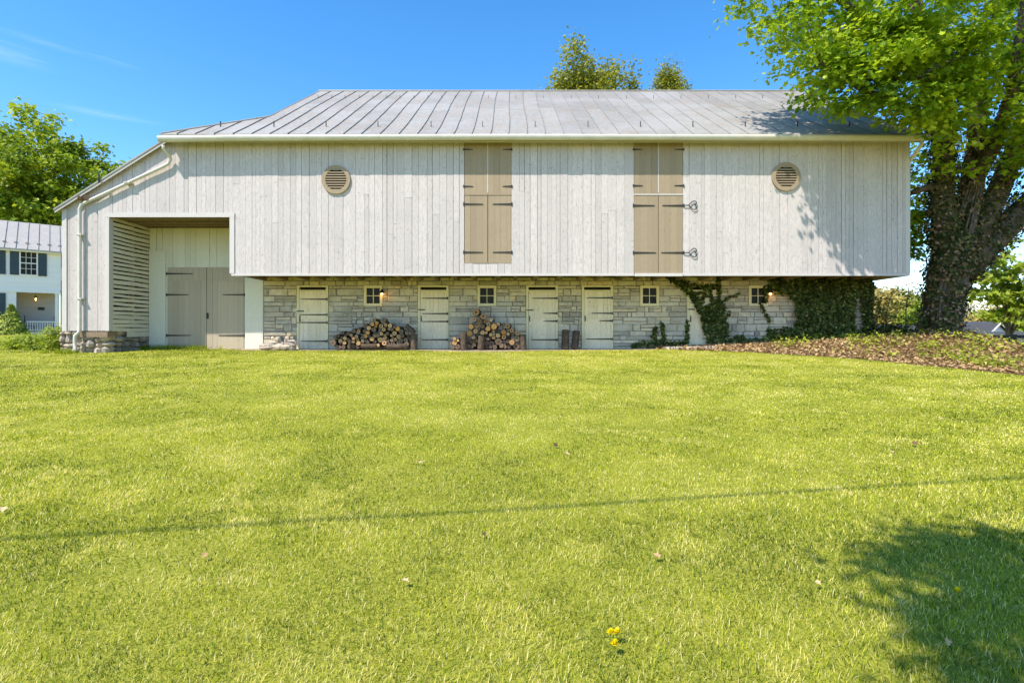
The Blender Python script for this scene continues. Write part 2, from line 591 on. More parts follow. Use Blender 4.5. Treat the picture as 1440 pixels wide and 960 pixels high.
M['endpale'] = endgrain('pale_cut_end', (0.72, 0.45, 0.22), (0.52, 0.29, 0.12), (0.50, 0.26, 0.11))
M['endorange'] = endgrain('orange_cut_end', (0.76, 0.38, 0.12), (0.54, 0.24, 0.07), (0.62, 0.32, 0.10))
M['endhollow'] = endgrain('dark_hearted_cut_end', (0.66, 0.39, 0.19), (0.36, 0.18, 0.08), (0.06, 0.03, 0.015))
M['endgrey'] = endgrain('grey_weathered_cut_end', (0.30, 0.20, 0.135), (0.16, 0.105, 0.07), (0.08, 0.08, 0.055))

# lawn soil under the blades
k = NT('lawn_soil_and_thatch')
n1 = k.noise(1.1, 5, 0.6); n2 = k.noise(60, 4, 0.7); n3 = k.noise(0.25, 3, 0.6)
c = k.ramp(n2, [(0.3, (0.13, 0.14, 0.02)), (0.5, (0.26, 0.27, 0.03)), (0.72, (0.46, 0.42, 0.09))])
c = k.mix(k.rng(n1, 0.4, 0.7, 0, 0.35), c, (0.40, 0.38, 0.05))
c = k.mix(k.rng(n3, 0.45, 0.7, 0, 0.35), c, (0.21, 0.25, 0.025))
M['lawn'] = k.done(k.pbr(c, 0.95, 0, k.bump(n2, 0.7, 0.03), 0.1))
k = NT('dry_soil')
n2 = k.noise(16, 6, 0.7)
c = k.ramp(n2, [(0.3, (0.17, 0.12, 0.075)), (0.5, (0.36, 0.28, 0.19)), (0.7, (0.50, 0.41, 0.29))])
M['soil'] = k.done(k.pbr(c, 0.95, 0, k.bump(n2, 0.8, 0.03), 0.1))
k = NT('dark_mulch')
n2 = k.noise(22, 6, 0.7)
c = k.ramp(n2, [(0.3, (0.06, 0.04, 0.025)), (0.55, (0.17, 0.105, 0.06)), (0.75, (0.30, 0.19, 0.11))])
M['mulch'] = k.done(k.pbr(c, 0.95, 0, k.bump(n2, 0.9, 0.04), 0.1))

# a lamp's lit bulb
k = NT('lit_amber_bulb')
e = k.n('Emission')
e.inputs['Color'].default_value = (1.0, 0.50, 0.14, 1)
e.inputs['Strength'].default_value = 7
M['bulb'] = k.done(e.outputs[0])

# ------------------------------------------------------------------ the ground


def sheet(name, xs, ys, mat, lift=0.0, mask=None):
    X, Y = np.meshgrid(xs, ys)
    Z = ground(X, Y) + lift
    nx, ny = len(xs), len(ys)
    vs = np.stack([X.ravel(), Y.ravel(), Z.ravel()], 1)
    fs = []
    for j in range(ny - 1):
        for i in range(nx - 1):
            if mask is None or mask((xs[i] + xs[i + 1]) / 2, (ys[j] + ys[j + 1]) / 2):
                fs.append((j * nx + i, j * nx + i + 1, (j + 1) * nx + i + 1, (j + 1) * nx + i))
    me = bpy.data.meshes.new(name)
    me.from_pydata(vs.tolist(), [], fs)
    me.materials.append(mat)
    me.polygons.foreach_set('use_smooth', [True] * len(fs))
    o = bpy.data.objects.new(name, me)
    C.objects.link(o)
    tag(o, kind='structure')
    return o


gx = np.concatenate([[-600, -300, -160, -90, -60, -45], np.arange(-36, 36.1, 0.6), [45, 60, 90, 160, 300, 600]])
gy = np.concatenate([[-60, -30, -12], np.arange(-4, 48.1, 0.6), [56, 70, 90, 120, 170, 260, 420, 900]])
sheet('lawn', gx, gy, M['lawn'])

EDGE = [ghit(a, b) for a, b in ((905, 490.5), (960, 492), (1020, 494), (1100, 498), (1180, 503), (1250, 509), (1350, 519), (1440, 528), (1600, 546))]
EX = [p.x for p in EDGE]; EY = [p.y for p in EDGE]


def bed_edge(x):
    return np.interp(x, EX, EY, left=99, right=EY[-1])


def in_bed(x, y):
    wob = 0.18 * (fbm(np.asarray(x) * 1.3, np.asarray(y) * 1.3, 21, 3) - 0.5)
    return (y > bed_edge(x) + wob)


bx = np.arange(EX[0] - 0.2, 22, 0.12)
by = np.arange(7.5, 22, 0.12)
sheet('leaf_bed_soil', bx, by, M['mulch'], 0.006, lambda x, y: bool(in_bed(x, y)) and not (x < 11.9 and y > 17.98))
sheet('dirt_path', np.arange(-9.0, 4.8, 0.1), np.arange(16.6, 18.0, 0.1), M['soil'], 0.005,
      lambda x, y: (y > 16.98 + 0.22 * (float(fbm(x * 1.2, 3.1, 9, 3)) - 0.5) - 0.45 * math.exp(-((x + 0.9) / 1.4) ** 2)) and y < 17.97)

# ------------------------------------------------------------------ the barn
YF = 16.2       # face of the forebay
YW = 18.0       # face of the stone wall


def fx(px): return (px - 720) / FPX * YF
def fz(py): return EYE + (HOR - py) / FPX * YF
def wx(px): return (px - 720) / FPX * YW
def wz(py): return EYE + (HOR - py) / FPX * YW


barn = thing('barn', 'long white board barn with grey metal roof over a limestone ground floor', 'barn', (0, 18, 0))
XL, XR = fx(92), fx(1277)
X0, EAVE_Y, EAVE_Z, SL = -10.3, 15.72, 6.36, 0.63
XG = -8.1                                  # gable end of the main roof
RIDGE_Y = 22.6
ZS = fz(388)                               # underside of the forebay


def lean(x): return EAVE_Z + SL * (x - X0)
def mainz(y): return EAVE_Z + SL * (y - EAVE_Y)


def top_front(x):
    return min(6.40, lean(x) - 0.05)


HOLES = [  # shutter openings and round vents on the forebay front: x0,x1,z0,z1
    (fx(653), fx(719), fz(369), fz(199)),
    (fx(891), fx(960), fz(384.5), fz(199.5)),
]
REC = (fx(154), fx(328), fz(466), fz(305))   # waggon recess at the left


def split_cols(x0, x1, cuts, wmin, wmax):
    xs = [x0]
    x = x0
    cuts = sorted(c for c in cuts if x0 < c < x1)
    while x < x1 - 1e-6:
        nx = x + random.uniform(wmin, wmax)
        for c in cuts:
            if x + 1e-4 < c < nx + 0.04:
                nx = c; break
        if nx > x1 - wmin * 0.6:
            nx = x1
        xs.append(nx); x = nx
    return xs


def plank_wall(mb, x0, x1, yface, bottom, top, holes, wmin=0.11, wmax=0.27, thick=0.025, gap=0.009, jit=0.011, splits=()):
    cuts = [c for h in holes for c in h[:2]] + list(splits)
    xs = split_cols(x0, x1, cuts, wmin, wmax)
    for a, b in zip(xs[:-1], xs[1:]):
        m = (a + b) / 2
        zb, zt0, zt1 = bottom(m), top(a), top(b)
        spans = [(zb, None)]
        for h in holes:
            if h[0] - 1e-4 < m < h[1] + 1e-4:
                ns = []
                for s0, s1 in spans:
                    e1 = min(zt0, zt1) if s1 is None else s1
                    if h[2] > s0 + 0.01:
                        ns.append((s0, h[2]))
                    if h[3] < e1 - 0.01:
                        ns.append((max(s0, h[3]), s1))
                spans = ns
        d = random.uniform(0, jit); tint = random.random() ** 1.5
        for s0, s1 in spans:
            # now and then a board is pieced
            za, zc = (zt0, zt1) if s1 is None else (s1, s1)
            parts = [(s0, za, zc)]
            if min(za, zc) - s0 > 2.5 and random.random() < 0.16:
                q = s0 + random.uniform(0.35, 0.75) * (min(za, zc) - s0)
                parts = [(s0, q - 0.004, q - 0.004), (q + 0.004, za, zc)]
            for p0, p1, p2 in parts:
                gg = gap * random.choice((0.15, 0.3, 0.6, 1.0, 1.6))
                y0 = yface - d - thick; y1 = yface
                jb = random.uniform(0, 0.004)
                mb.hexa([(a + gg / 2, y0, p0 - jb), (b - gg / 2, y0, p0 - jb), (b - gg / 2, y1, p0), (a + gg / 2, y1, p0),
                         (a + gg / 2, y0, p1), (b - gg / 2, y0, p2), (b - gg / 2, y1, p2), (a + gg / 2, y1, p1)], tint)
                tint = random.random() ** 1.5


VENTS = [(fx(473.5), fz(253.5)), (fx(1104), fz(249.5))]
RV = 0.43
# front boards
mb = MB()


def front_bottom(x):
    if x < REC[0]: return fz(465)
    return ZS + 0.07


holes = HOLES + [(REC[0], REC[1], -1, REC[3])]
plank_wall(mb, XL, XR, YF, front_bottom, top_front, holes, splits=[X0])
siding = mb.build('siding', M['siding'], barn)

# timber wall behind the boards (dark gaps show it)
mb = MB()


def panel_with_holes(mb, x0, x1, y0, y1, bottom, top, holes):
    xs = sorted(set([x0, x1, X0] + [c for h in holes for c in h[:2] if x0 < c < x1]))
    for a, b in zip(xs[:-1], xs[1:]):
        m = (a + b) / 2
        spans = [(bottom(m), None)]
        for h in holes:
            if h[0] < m < h[1]:
                ns = []
                for s0, s1 in spans:
                    if h[2] > s0 + 0.01: ns.append((s0, h[2]))
                    ns.append((max(s0, h[3]), s1))
                spans = ns
        for s0, s1 in spans:
            za, zb = (top(a), top(b)) if s1 is None else (s1, s1)
            mb.hexa([(a, y0, s0), (b, y0, s0), (b, y1, s0), (a, y1, s0), (a, y0, za), (b, y0, zb), (b, y1, zb), (a, y1, za)])


panel_with_holes(mb, XL + 0.02, XR - 0.02, YF + 0.003, YF + 0.06, lambda x: front_bottom(x) + 0.01, lambda x: top_front(x) - 0.02, holes)
mb.build('wall_backing', M['dark'], barn)

# trim: bottom board of the forebay, frame of the recess, corner boards
mb = MB()
mb.box(REC[1] - 0.04, HOLES[1][0], YF - 0.045, YF + 0.03, ZS, ZS + 0.068, 0.2)
mb.box(HOLES[1][0] + 0.02, HOLES[1][1] - 0.02, YF - 0.075, YF + 0.03, ZS - 0.012, ZS + 0.075, 0.0)
mb.box(HOLES[1][1], XR + 0.02, YF - 0.045, YF + 0.03, ZS, ZS + 0.068, 0.3)
mb.box(REC[0] - 0.12, REC[1] + 0.06, YF - 0.055, YF - 0.028, REC[3] - 0.02, REC[3] + 0.11, 0.15)
mb.box(REC[1] - 0.085, REC[1] + 0.055, YF - 0.052, YF + 0.15, ZS + 0.07, REC[3] - 0.022, 0.1)
mb.box(REC[0] - 0.10, REC[0] + 0.02, YF - 0.05, YF + 0.12, fz(465) - 0.005, REC[3] - 0.022, 0.1)
mb.box(XL - 0.06, XL + 0.08, YF - 0.06, YF - 0.027, fz(465) - 0.01, lean(XL) - 0.10, 0.1)
mb.box(XR - 0.11, XR + 0.022, YF - 0.047, YF - 0.027, ZS + 0.07, 6.36, 0.1)
mb.build('trim', M['trim'], barn)

# end walls, back wall, inner walls
mb = MB()


def plank_x(mb, xface, y0, y1, z0, top, out, wmin=0.2, wmax=0.32):
    """boards on a wall that faces +x (out=1) or -x (out=-1)"""
    ys = split_cols(y0, y1, [RIDGE_Y], wmin, wmax)
    for a, b in zip(ys[:-1], ys[1:]):
        d = random.uniform(0, 0.005)
        xa, xb = sorted((xface, xface + out * (0.025 + d)))
        mb.hexa([(xa, a + .003, z0), (xb, a + .003, z0), (xb, b - .003, z0), (xa, b - .003, z0),
                 (xa, a + .003, top(a)), (xb, a + .003, top(a)), (xb, b - .003, top(b)), (xa, b - .003, top(b))], random.random())


YB = 2 * RIDGE_Y - YF


def gable(y):
    return min(mainz(y), mainz(2 * RIDGE_Y - y)) - 0.06


plank_x(mb, XR, YF + 0.002, YB, ZS + 0.002, gable, 1)
plank_x(mb, XG, YF + 1.2, YB, 4.0, gable, -1)
plank_x(mb, XL + 0.02, YF + 0.07, 27.5, fz(465), lambda y: lean(XL) - 0.08, -1)
mb.box(XL, XR, YB - 0.1, YB, -0.5, 6.3, 0.4)
mb.box(XL + 0.03, XG, 27.4, 27.5, 0.2, 4.2, 0.4)
mb.build('end_wall', M['siding'], barn)
mb = MB()
mb.box(XG + 0.02, XR - 0.02, YF + 0.2, YB - 0.2, ZS + 0.02 + 0.2, ZS + 0.26, 0.4)       # loft floor
mb.box(wx(371) + 0.05, XR - 1.0, YW + 0.36, YW + 0.40, -0.3, ZS + 0.18, 0.4)            # dark stable interior
mb.build('loft_floor', M['dark'], barn)

# stone ends below the loft on the right
# ---- stone wall: courses of individual blocks
DOORS = [(418, 462), (588, 631), (740, 784.5), (818, 862), (966, 1010)]
WINS = [(512, 538), (671.5, 698), (900, 926.5), (1052.5, 1079.5)]
ZD = wz(401.5)
wholes = [(wx(a), wx(b), -1, ZD) for a, b in DOORS] + [(wx(a), wx(b), wz(430.5), ZD) for a, b in WINS]
XS0, XS1 = wx(371), wx(1223)


def stone_wall(mb, mm, x0, x1, yface, zb, zt, holes):
    rows = [zb]
    marks = sorted([wz(430.5), ZD, zt])
    while rows[-1] < zt - 0.02:
        h = random.choice((0.11, 0.13, 0.15, 0.17, 0.2, 0.24))
        nz = rows[-1] + h
        for q in marks:
            if rows[-1] + 1e-4 < q < nz + 0.07:
                nz = q; break
        rows.append(nz)
    cuts = [c for h in holes for c in h[:2]]
    for z0, z1 in zip(rows[:-1], rows[1:]):
        h = z1 - z0
        xs = [x0]; x = x0
        act = sorted(c for hh in holes if hh[2] < (z0 + z1) / 2 < hh[3] for c in hh[:2])
        while x < x1 - 1e-5:
            nx = x + random.choice((0.16, 0.26, 0.36, 0.46, 0.58, 0.72)) * random.uniform(0.85, 1.2)
            for c in act:
                if x + 1e-4 < c < nx + 0.10:
                    nx = c; break
            if nx > x1 - 0.12: nx = x1
            xs.append(nx); x = nx
        for a, b in zip(xs[:-1], xs[1:]):
            m = (a + b) / 2
            if any(hh[0] < m < hh[1] and hh[2] < (z0 + z1) / 2 < hh[3] for hh in holes):
                continue
            blocks = [(a, b, z0, z1)]
            if h > 0.18 and random.random() < 0.45:
                zz = z0 + h * random.uniform(0.35, 0.65); blocks = [(a, b, z0, zz), (a, b, zz, z1)]
            for (p, q, r, s) in blocks:
                gp = random.uniform(0.006, 0.014)
                block(mb, p + gp, q - gp, yface, r + gp * 0.8, s - gp * 0.8)
    # mortar bed behind, with the same openings
    xs = sorted(set([x0, x1] + [c for c in cuts if x0 < c < x1]))
    for a, b in zip(xs[:-1], xs[1:]):
        m = (a + b) / 2
        sp = [(zb, zt)]
        for hh in holes:
            if hh[0] < m < hh[1]:
                ns = []
                for s0, s1 in sp:
                    if hh[2] > s0: ns.append((s0, hh[2]))
                    if hh[3] < s1: ns.append((hh[3], s1))
                sp = ns
        for s0, s1 in sp:
            mm.box(a, b, yface + 0.004, yface + 0.32, s0, s1)


def block(mb, x0, x1, y, z0, z1, tint=None):
    """a rough block: chamfered face with uneven corners"""
    t = min(1, max(0, random.gauss(0.5, 0.27))) if tint is None else tint
    d = random.uniform(0.006, 0.05)
    c = min(0.016, (z1 - z0) * 0.2)
    j = lambda k=0.007: random.uniform(-k, k)
    # outline with mid points so edges are not dead straight
    n = 3 if x1 - x0 > 0.3 else 2
    ring = []
    for i in range(n): ring.append((x0 + (x1 - x0) * i / n, z0))
    ring.append((x1, z0)); ring.append((x1, (z0 + z1) / 2)); ring.append((x1, z1))
    for i in range(n - 1, 0, -1): ring.append((x0 + (x1 - x0) * i / n, z1))
    ring.append((x0, z1)); ring.append((x0, (z0 + z1) / 2))
    ring = [(a + j(), b + j()) for a, b in ring]
    cx, cz = (x0 + x1) / 2, (z0 + z1) / 2
    hx, hz = (x1 - x0) / 2, (z1 - z0) / 2
    back = [(a, y + 0.03, b) for a, b in ring]
    mid = [(a, y - d * 0.35 + j(0.003), b) for a, b in ring]
    fr = [(cx + (a - cx) * (1 - c / hx), y - d + j(0.005), cz + (b - cz) * (1 - c / hz)) for a, b in ring]
    m = len(ring)
    fs = []
    for i in range(m):
        k2 = (i + 1) % m
        fs.append((i, k2, m + k2, m + i)); fs.append((m + i, m + k2, 2 * m + k2, 2 * m + i))
    vs = back + mid + fr + [(cx + j(0.02), y - d - random.uniform(0, 0.012), cz)]
    for i in range(m):
        fs.append((2 * m + i, 2 * m + (i + 1) % m, 3 * m))
    mb.add(vs, fs, t)


mb, mm = MB(), MB()
stone_wall(mb, mm, XS0, XS1, YW, -0.25, ZS + 0.16, wholes)
sw = mb.build('stone_wall', M['stone'], barn)
mm.box(XS1 - 0.3, XS1 + 0.002, YW + 0.33, YB - 0.2, -0.3, ZS + 0.16)
mm.build('mortar', M['mortar'], sw)

# forebay underside: joists and floor boards
mb = MB()
x = REC[1] + 0.05
while x < XR - 0.1:
    mb.box(x, x + random.uniform(0.10, 0.16), YF + 0.09, YW + 0.2, ZS + 0.03 + random.uniform(0, 0.02), ZS + 0.19, random.random())
    x += random.uniform(0.55, 0.8)
mb.box(REC[1], XR - 0.03, YF + 0.03, YF + 0.085, ZS + 0.005, ZS + 0.19, 0.6)
x = REC[1]
while x < XR - 0.05:
    b = min(XR - 0.03, x + random.uniform(1.5, 3.5))
    for yy in np.arange(YF + 0.09, YW + 0.3, 0.24):
        mb.box(x, b, yy, yy + 0.232, ZS + 0.195, ZS + 0.215, random.random())
    x = b
mb.build('forebay_joists', M['timber'], barn)

# ---- recess at the left: slatted wall, ceiling, back wall, big doors
RL = wx(210)         # where the slatted wall meets the back wall
mb = MB()
z = fz(466)
xs_ = fx(154)
zc = REC[3] + 0.0
while z < zc - 0.02:
    h = random.uniform(0.115, 0.16)
    g2 = 0.040 if z > fz(446) else 0.020
    for (ya, yb) in ((YF + 0.12, YF + 1.05), (YF + 1.055, YW)):
        tl = random.uniform(-0.012, 0.012)
        mb.hexa([(xs_ - 0.02, ya, z + tl), (xs_, ya, z + tl), (xs_, yb, z - tl), (xs_ - 0.02, yb, z - tl),
                 (xs_ - 0.02, ya, z + h - g2 + tl), (xs_, ya, z + h - g2 + tl), (xs_, yb, z + h - g2 - tl), (xs_ - 0.02, yb, z + h - g2 - tl)], random.random())
    z += h
mb.box(xs_ - 0.02, xs_, YF + 0.75, YW, fz(466) - 0.17, fz(466) - 0.012, 0.3)
mb.build('slatted_wall', M['slats'], barn)
mb = MB()
for yy in (YF + 0.1, YF + 1.0, YW - 0.1):
    mb.box(xs_ - 0.16, xs_ - 0.03, yy, yy + 0.12, fz(466), zc + 0.1, 0.2)
for yy in np.arange(YF + 0.16, YW + 0.1, 0.30):                       # ceiling beams
    mb.box(REC[0] + 0.01, REC[1] + 1.0, yy, yy + 0.16, zc - 0.01 + random.uniform(0, 0.03), zc + 0.16, random.random())
for yy in np.arange(YF + 0.07, YW + 0.2, 0.2):
    mb.box(XL + 0.1, REC[1] + 1.0, yy, yy + 0.19, zc + 0.165, zc + 0.19, random.random())
mb.build('recess_beams', M['timber'], barn)
mb = MB()                                                              # dark store room behind the slats
mb.box(XL + 0.08, XL + 0.1, YF + 0.1, 22, 0, zc + 0.1)
mb.box(XL + 0.1, wx(371) + 0.1, YW + 0.06, YW + 0.1, -0.2, 5.2)
mb.box(XL + 0.1, xs_ - 0.2, YF + 0.1, YW, fz(466) - 0.1, fz(466) - 0.06)
mb.build('store_room', M['dark'], barn)
BD = (wx(236), wx(344), wz(376))
mb = MB()
plank_wall(mb, xs_ - 0.0, wx(371), YW + 0.02, lambda x: -0.06, lambda x: zc + 0.16, [(BD[0], BD[1], -1, BD[2])], 0.17, 0.26)
mb.box(wx(345.5), wx(370.5), YW - 0.05, YW - 0.012, -0.03, wz(392), 0.0)
mb.box(wx(211), wx(234), YW - 0.05, YW - 0.012, -0.03, wz(353), 0.0)
mb.build('recess_wall', M['recess'], barn)


def hinge(parent, x0, x1, y, z, h=0.035):
    """strap hinge from the knuckle at x0 tapering to x1"""
    q = MB()
    d = 1 if x1 > x0 else -1
    xk = x0 - 0.03 * d
    pts = [(xk, -h * 0.75), (x0 + 0.05 * d, -h * 0.62), (x1 - 0.03 * d, -h * 0.28), (x1, 0), (x1 - 0.03 * d, h * 0.28), (x0 + 0.05 * d, h * 0.62), (xk, h * 0.75)]
    fr = [(a, y - 0.014, z + b) for a, b in pts]; bk = [(a, y, z + b) for a, b in pts]
    n = len(pts)
    f = [tuple(range(n)), tuple(range(2 * n - 1, n - 1, -1))] + [(i, n + i, n + (i + 1) % n, (i + 1) % n) for i in range(n)]
    q.add(fr + bk, f)
    q.tube([(xk, y - 0.012, z - h * 1.3), (xk, y - 0.012, z + h * 1.3)], 0.014, 6)
    return q.build('hinge', M['iron'], parent)


def leaf_door(parent, name, x0, x1, y, z0, z1, mat, n=None, wmin=0.13, wmax=0.22, cut=None):
    q = MB()
    plank_wall(q, x0, x1, y, lambda x: z0, lambda x: z1, [], wmin, wmax, 0.03, 0.005, 0.003)
    q.box(x0 + 0.004, x1 - 0.004, y + 0.002, y + 0.03, z0 + 0.004, z1 - 0.004, 0.6)
    return q.build(name, mat, parent)


# big double door
mid = (BD[0] + BD[1]) / 2 + 0.03
for (a, b, sd) in ((BD[0] + 0.01, mid - 0.006, 1), (mid + 0.006, BD[1] - 0.01, -1)):
    q = MB()
    plank_wall(q, a, b, YW - 0.0, lambda x: -0.04, lambda x: BD[2] - 0.45, [], 0.15, 0.2, 0.03, 0.005, 0.003)
    plank_wall(q, a, b, YW - 0.0, lambda x: BD[2] - 0.443, lambda x: BD[2], [], 0.15, 0.2, 0.028, 0.008, 0.003)
    q.box(a + 0.003, b - 0.003, YW + 0.003, YW + 0.04, -0.03, BD[2] - 0.005, 0.6)
    d = q.build('barn_door', M['taupe'], barn)
    hx = a if sd > 0 else b
    for zz, ln in ((wz(385), 0.86 if sd > 0 else 0.34), (wz(414.5), 0.72 if sd > 0 else 0.72), (wz(471.5), 0.8 if sd > 0 else 0.85)):
        hinge(d, hx, hx + sd * ln, YW - 0.034, zz, 0.04)
    if sd < 0:
        q = MB(); q.box(a + 0.01, a + 0.06, YW - 0.075, YW - 0.034, wz(448), wz(440)); q.build('handle', M['iron'], d)

# stall doors: upper and lower leaf in a frame with an open transom
HG = [[(430, 408.5, 0), (0, 0, 0)], ]


def stall_door(p0, p1, hinges, latches, brace=None):
    a, b = wx(p0), wx(p1)
    fw = 0.075
    d = MB()
    zt = wz(409.8)
    zs = wz(447.5)
    x0, x1 = a + fw + 0.008, b - fw - 0.004
    plank_wall(d, x0, x1, YW + 0.0, lambda x: -0.02, lambda x: zs - 0.006, [], 0.12, 0.19, 0.03, 0.006, 0.003)
    plank_wall(d, x0, x1, YW + 0.0, lambda x: zs + 0.006, lambda x: zt, [], 0.12, 0.19, 0.03, 0.006, 0.003)
    d.box(x0 + 0.003, x1 - 0.003, YW + 0.003, YW + 0.035, -0.02, zt - 0.004, 0.6)
    o = d.build('stall_door', M['stall'], barn)
    q = MB()
    q.box(a, a + fw, YW - 0.045, YW + 0.2, -0.05, ZD, 0.2)
    q.box(b - fw, b, YW - 0.045, YW + 0.2, -0.05, ZD, 0.2)
    q.box(a + fw, b - fw, YW - 0.043, YW + 0.2, ZD - 0.05, ZD, 0.1)
    q.box(a + fw, b - fw, YW - 0.043, YW + 0.1, zt + 0.006, zt + 0.05, 0.3)
    q.build('frame', M['creamframe'], o)
    q = MB(); q.box(a + fw, b - fw, YW + 0.10, YW + 0.11, zt + 0.05, ZD - 0.05); q.build('transom_opening', M['dark'], o)
    for py, ln in hinges:
        hinge(o, x1 + 0.02, x1 + 0.02 - ln, YW - 0.047, wz(py), 0.036)
    for py in latches:
        q = MB(); q.box(a + 0.02, a + 0.24, YW - 0.075, YW - 0.047, wz(py) - 0.016, wz(py) + 0.016)
        q.build('latch', M['iron'], o)
    if brace:
        q = MB(); q.box(a + fw + 0.02, x1 - 0.01, YW - 0.052, YW - 0.033, wz(brace) - 0.035, wz(brace) + 0.035, 0.2)
        q.build('ledge_board', M['stall'], o)
    q = MB()
    q.box(a + 0.10, a + 0.125, YW - 0.06, YW - 0.034, wz(452), wz(444))
    q.build('bolt', M['iron'], o)
    return o


d1 = stall_door(*DOORS[0], [(420.8, 0.86), (442.5, 0.90), (453.5, 1.0), (479.5, 0.86)], [437.5], 447)
d2 = stall_door(*DOORS[1], [(419.5, 0.84), (441, 0.84), (452, 0.84), (477.5, 0.84)], [435.5], 446)
d3 = stall_door(*DOORS[2], [(419.5, 0.82), (440.5, 0.44), (451.5, 0.44), (477.5, 0.86)], [436])
d4 = stall_door(*DOORS[3], [(419, 0.84), (440.5, 0.68), (451, 0.42), (476.5, 0.86)], [])
d5 = stall_door(*DOORS[4], [(418, 0.84), (440, 0.62), (451, 0.5), (476, 0.5)], [435])
d1['label'] = 'cream stall door with four full length black strap hinges'
d5['label'] = 'cream stall door half covered by ivy'


def stable_window(p0, p1):
    a, b = wx(p0), wx(p1); z0, z1 = wz(430.3), ZD
    f = 0.085
    q = MB()
    q.box(a, a + f, YW - 0.04, YW + 0.12, z0, z1, 0.2); q.box(b - f, b, YW - 0.04, YW + 0.12, z0, z1, 0.2)
    q.box(a + f, b - f, YW - 0.038, YW + 0.12, z1 - f, z1, 0.1); q.box(a + f, b - f, YW - 0.045, YW + 0.12, z0, z0 + f, 0.1)
    o = q.build('window', M['creamframe'], barn)
    q = MB()
    m = (a + b) / 2; zm = (z0 + z1) / 2
    q.box(m - 0.011, m + 0.011, YW - 0.01, YW + 0.02, z0 + f, z1 - f); q.box(a + f, m - 0.011, YW - 0.008, YW + 0.018, zm - 0.011, zm + 0.011)
    q.box(m + 0.011, b - f, YW - 0.008, YW + 0.018, zm - 0.011, zm + 0.011)
    q.build('glazing_bars', M['creamframe'], o)
    q = MB(); q.box(a + f, b - f, YW + 0.022, YW + 0.028, z0 + f, z1 - f); q.build('pane', M['glass'], o)
    return o


for p in WINS:
    stable_window(*p)

# wall lanterns (lit) beside two windows


def wall_lantern(px, py):
    x, z = wx(px), wz(py)
    q = MB()
    q.box(x - 0.035, x + 0.035, YW - 0.03, YW - 0.0, z - 0.02, z + 0.13)
    q.box(x - 0.012, x + 0.012, YW - 0.14, YW - 0.03, z + 0.08, z + 0.10)
    # hood
    n = 10
    for (z0, r0, z1, r1) in ((z + 0.02, 0.10, z + 0.10, 0.035), (z + 0.10, 0.035, z + 0.14, 0.03)):
        q.tube([(x, YW - 0.14, z0), (x, YW - 0.14, z1)], [r0, r1], n, caps=True)
    o = q.build('wall_lantern', M['iron'], barn)
    b = MB(); b.tube([(x, YW - 0.14, z - 0.055), (x, YW - 0.14, z - 0.03), (x, YW - 0.14, z + 0.0), (x, YW - 0.14, z + 0.018)], [0.012, 0.03, 0.032, 0.02], 10)
    b.build('bulb', M['bulb'], o)
    ld = bpy.data.lights.new('lantern_light', 'POINT')
    ld.energy = 0.7; ld.color = (1.0, 0.50, 0.16); ld.shadow_soft_size = 0.03
    lo = bpy.data.objects.new('lantern_light', ld)
    lo.location = (x + 0.05, YW - 0.19, z - 0.07)
    link(lo, o)


wall_lantern(538.5, 413)
wall_lantern(1080.5, 413)

# loft shutters


def loft_shutters(h, zsplit, px_mid, straps, name='loft_door'):
    x0, x1, z0, z1 = h
    m = fx(px_mid)
    out = []
    for (a, b, c, d, side, rows) in ((x0, m, zsplit + 0.02, z1, 1, 0), (m, x1, zsplit + 0.02, z1, -1, 0),
                                     (x0, m, z0, zsplit - 0.02, 1, 1), (m, x1, z0, zsplit - 0.02, -1, 1)):
        o = leaf_door(barn, name, a + 0.008, b - 0.008, YF + 0.0, c, d, M['tan'], wmin=0.15, wmax=0.21)
        for (py, ln) in straps[rows]:
            hx = a + 0.01 if side > 0 else b - 0.01
            hinge(o, hx, hx + side * ln, YF - 0.034, fz(py), 0.04 if rows else 0.03)
        out.append(o)
    q = MB(); q.box(x0 + 0.005, x1 - 0.005, YF - 0.045, YF + 0.02, zsplit - 0.018, zsplit + 0.018, 0.3)
    q.build('rail', M['tan' if px_mid < 800 else 'trim'], out[0])
    q = MB(); q.box(m - 0.012, m + 0.012, YF - 0.04, YF - 0.031, zsplit + 0.05, z1 - 0.02, 0.0); q.build('meeting_strip', M['trim'], out[0])
    return out


s_a = loft_shutters(HOLES[0], fz(274), 686, ([(211, 0.26), (262.5, 0.26)], [(287.5, 0.56), (355, 0.56)]))
s_b = loft_shutters(HOLES[1], fz(274), 925.5, ([(211, 0.26), (261.5, 0.26)], [(289.5, 0.62), (355.5, 0.66)]))
mb = MB(); mb.box(HOLES[0][0] - 0.0, HOLES[0][1], YF - 0.04, YF + 0.03, HOLES[0][2] - 0.03, HOLES[0][2] - 0.004, 0.9); mb.build('sill', M['tan'], barn)
# heart-shaped holdback hooks beside the right-hand shutter
for py in (289.5, 355.8):
    cx, cz = fx(966.5), fz(py)
    pts = []
    for i in range(25):
        t_ = 2 * math.pi * i / 24
        hx_ = 16 * math.sin(t_) ** 3; hz_ = 13 * math.cos(t_) - 5 * math.cos(2 * t_) - 2 * math.cos(3 * t_) - math.cos(4 * t_)
        pts.append((cx + 0.15 - (hz_ + 16) * 0.0 + (hz_ - (-17)) * 0.0088 - 0.15, YF - 0.075, cz + hx_ * 0.0082))
    q = MB(); q.tube(pts, 0.013, 6, caps=False)
    q.tube([(cx - 0.12, YF - 0.07, cz), (cx + 0.0, YF - 0.075, cz)], 0.014, 6)
    q.build('holdback_hook', M['iron'], s_b[3])

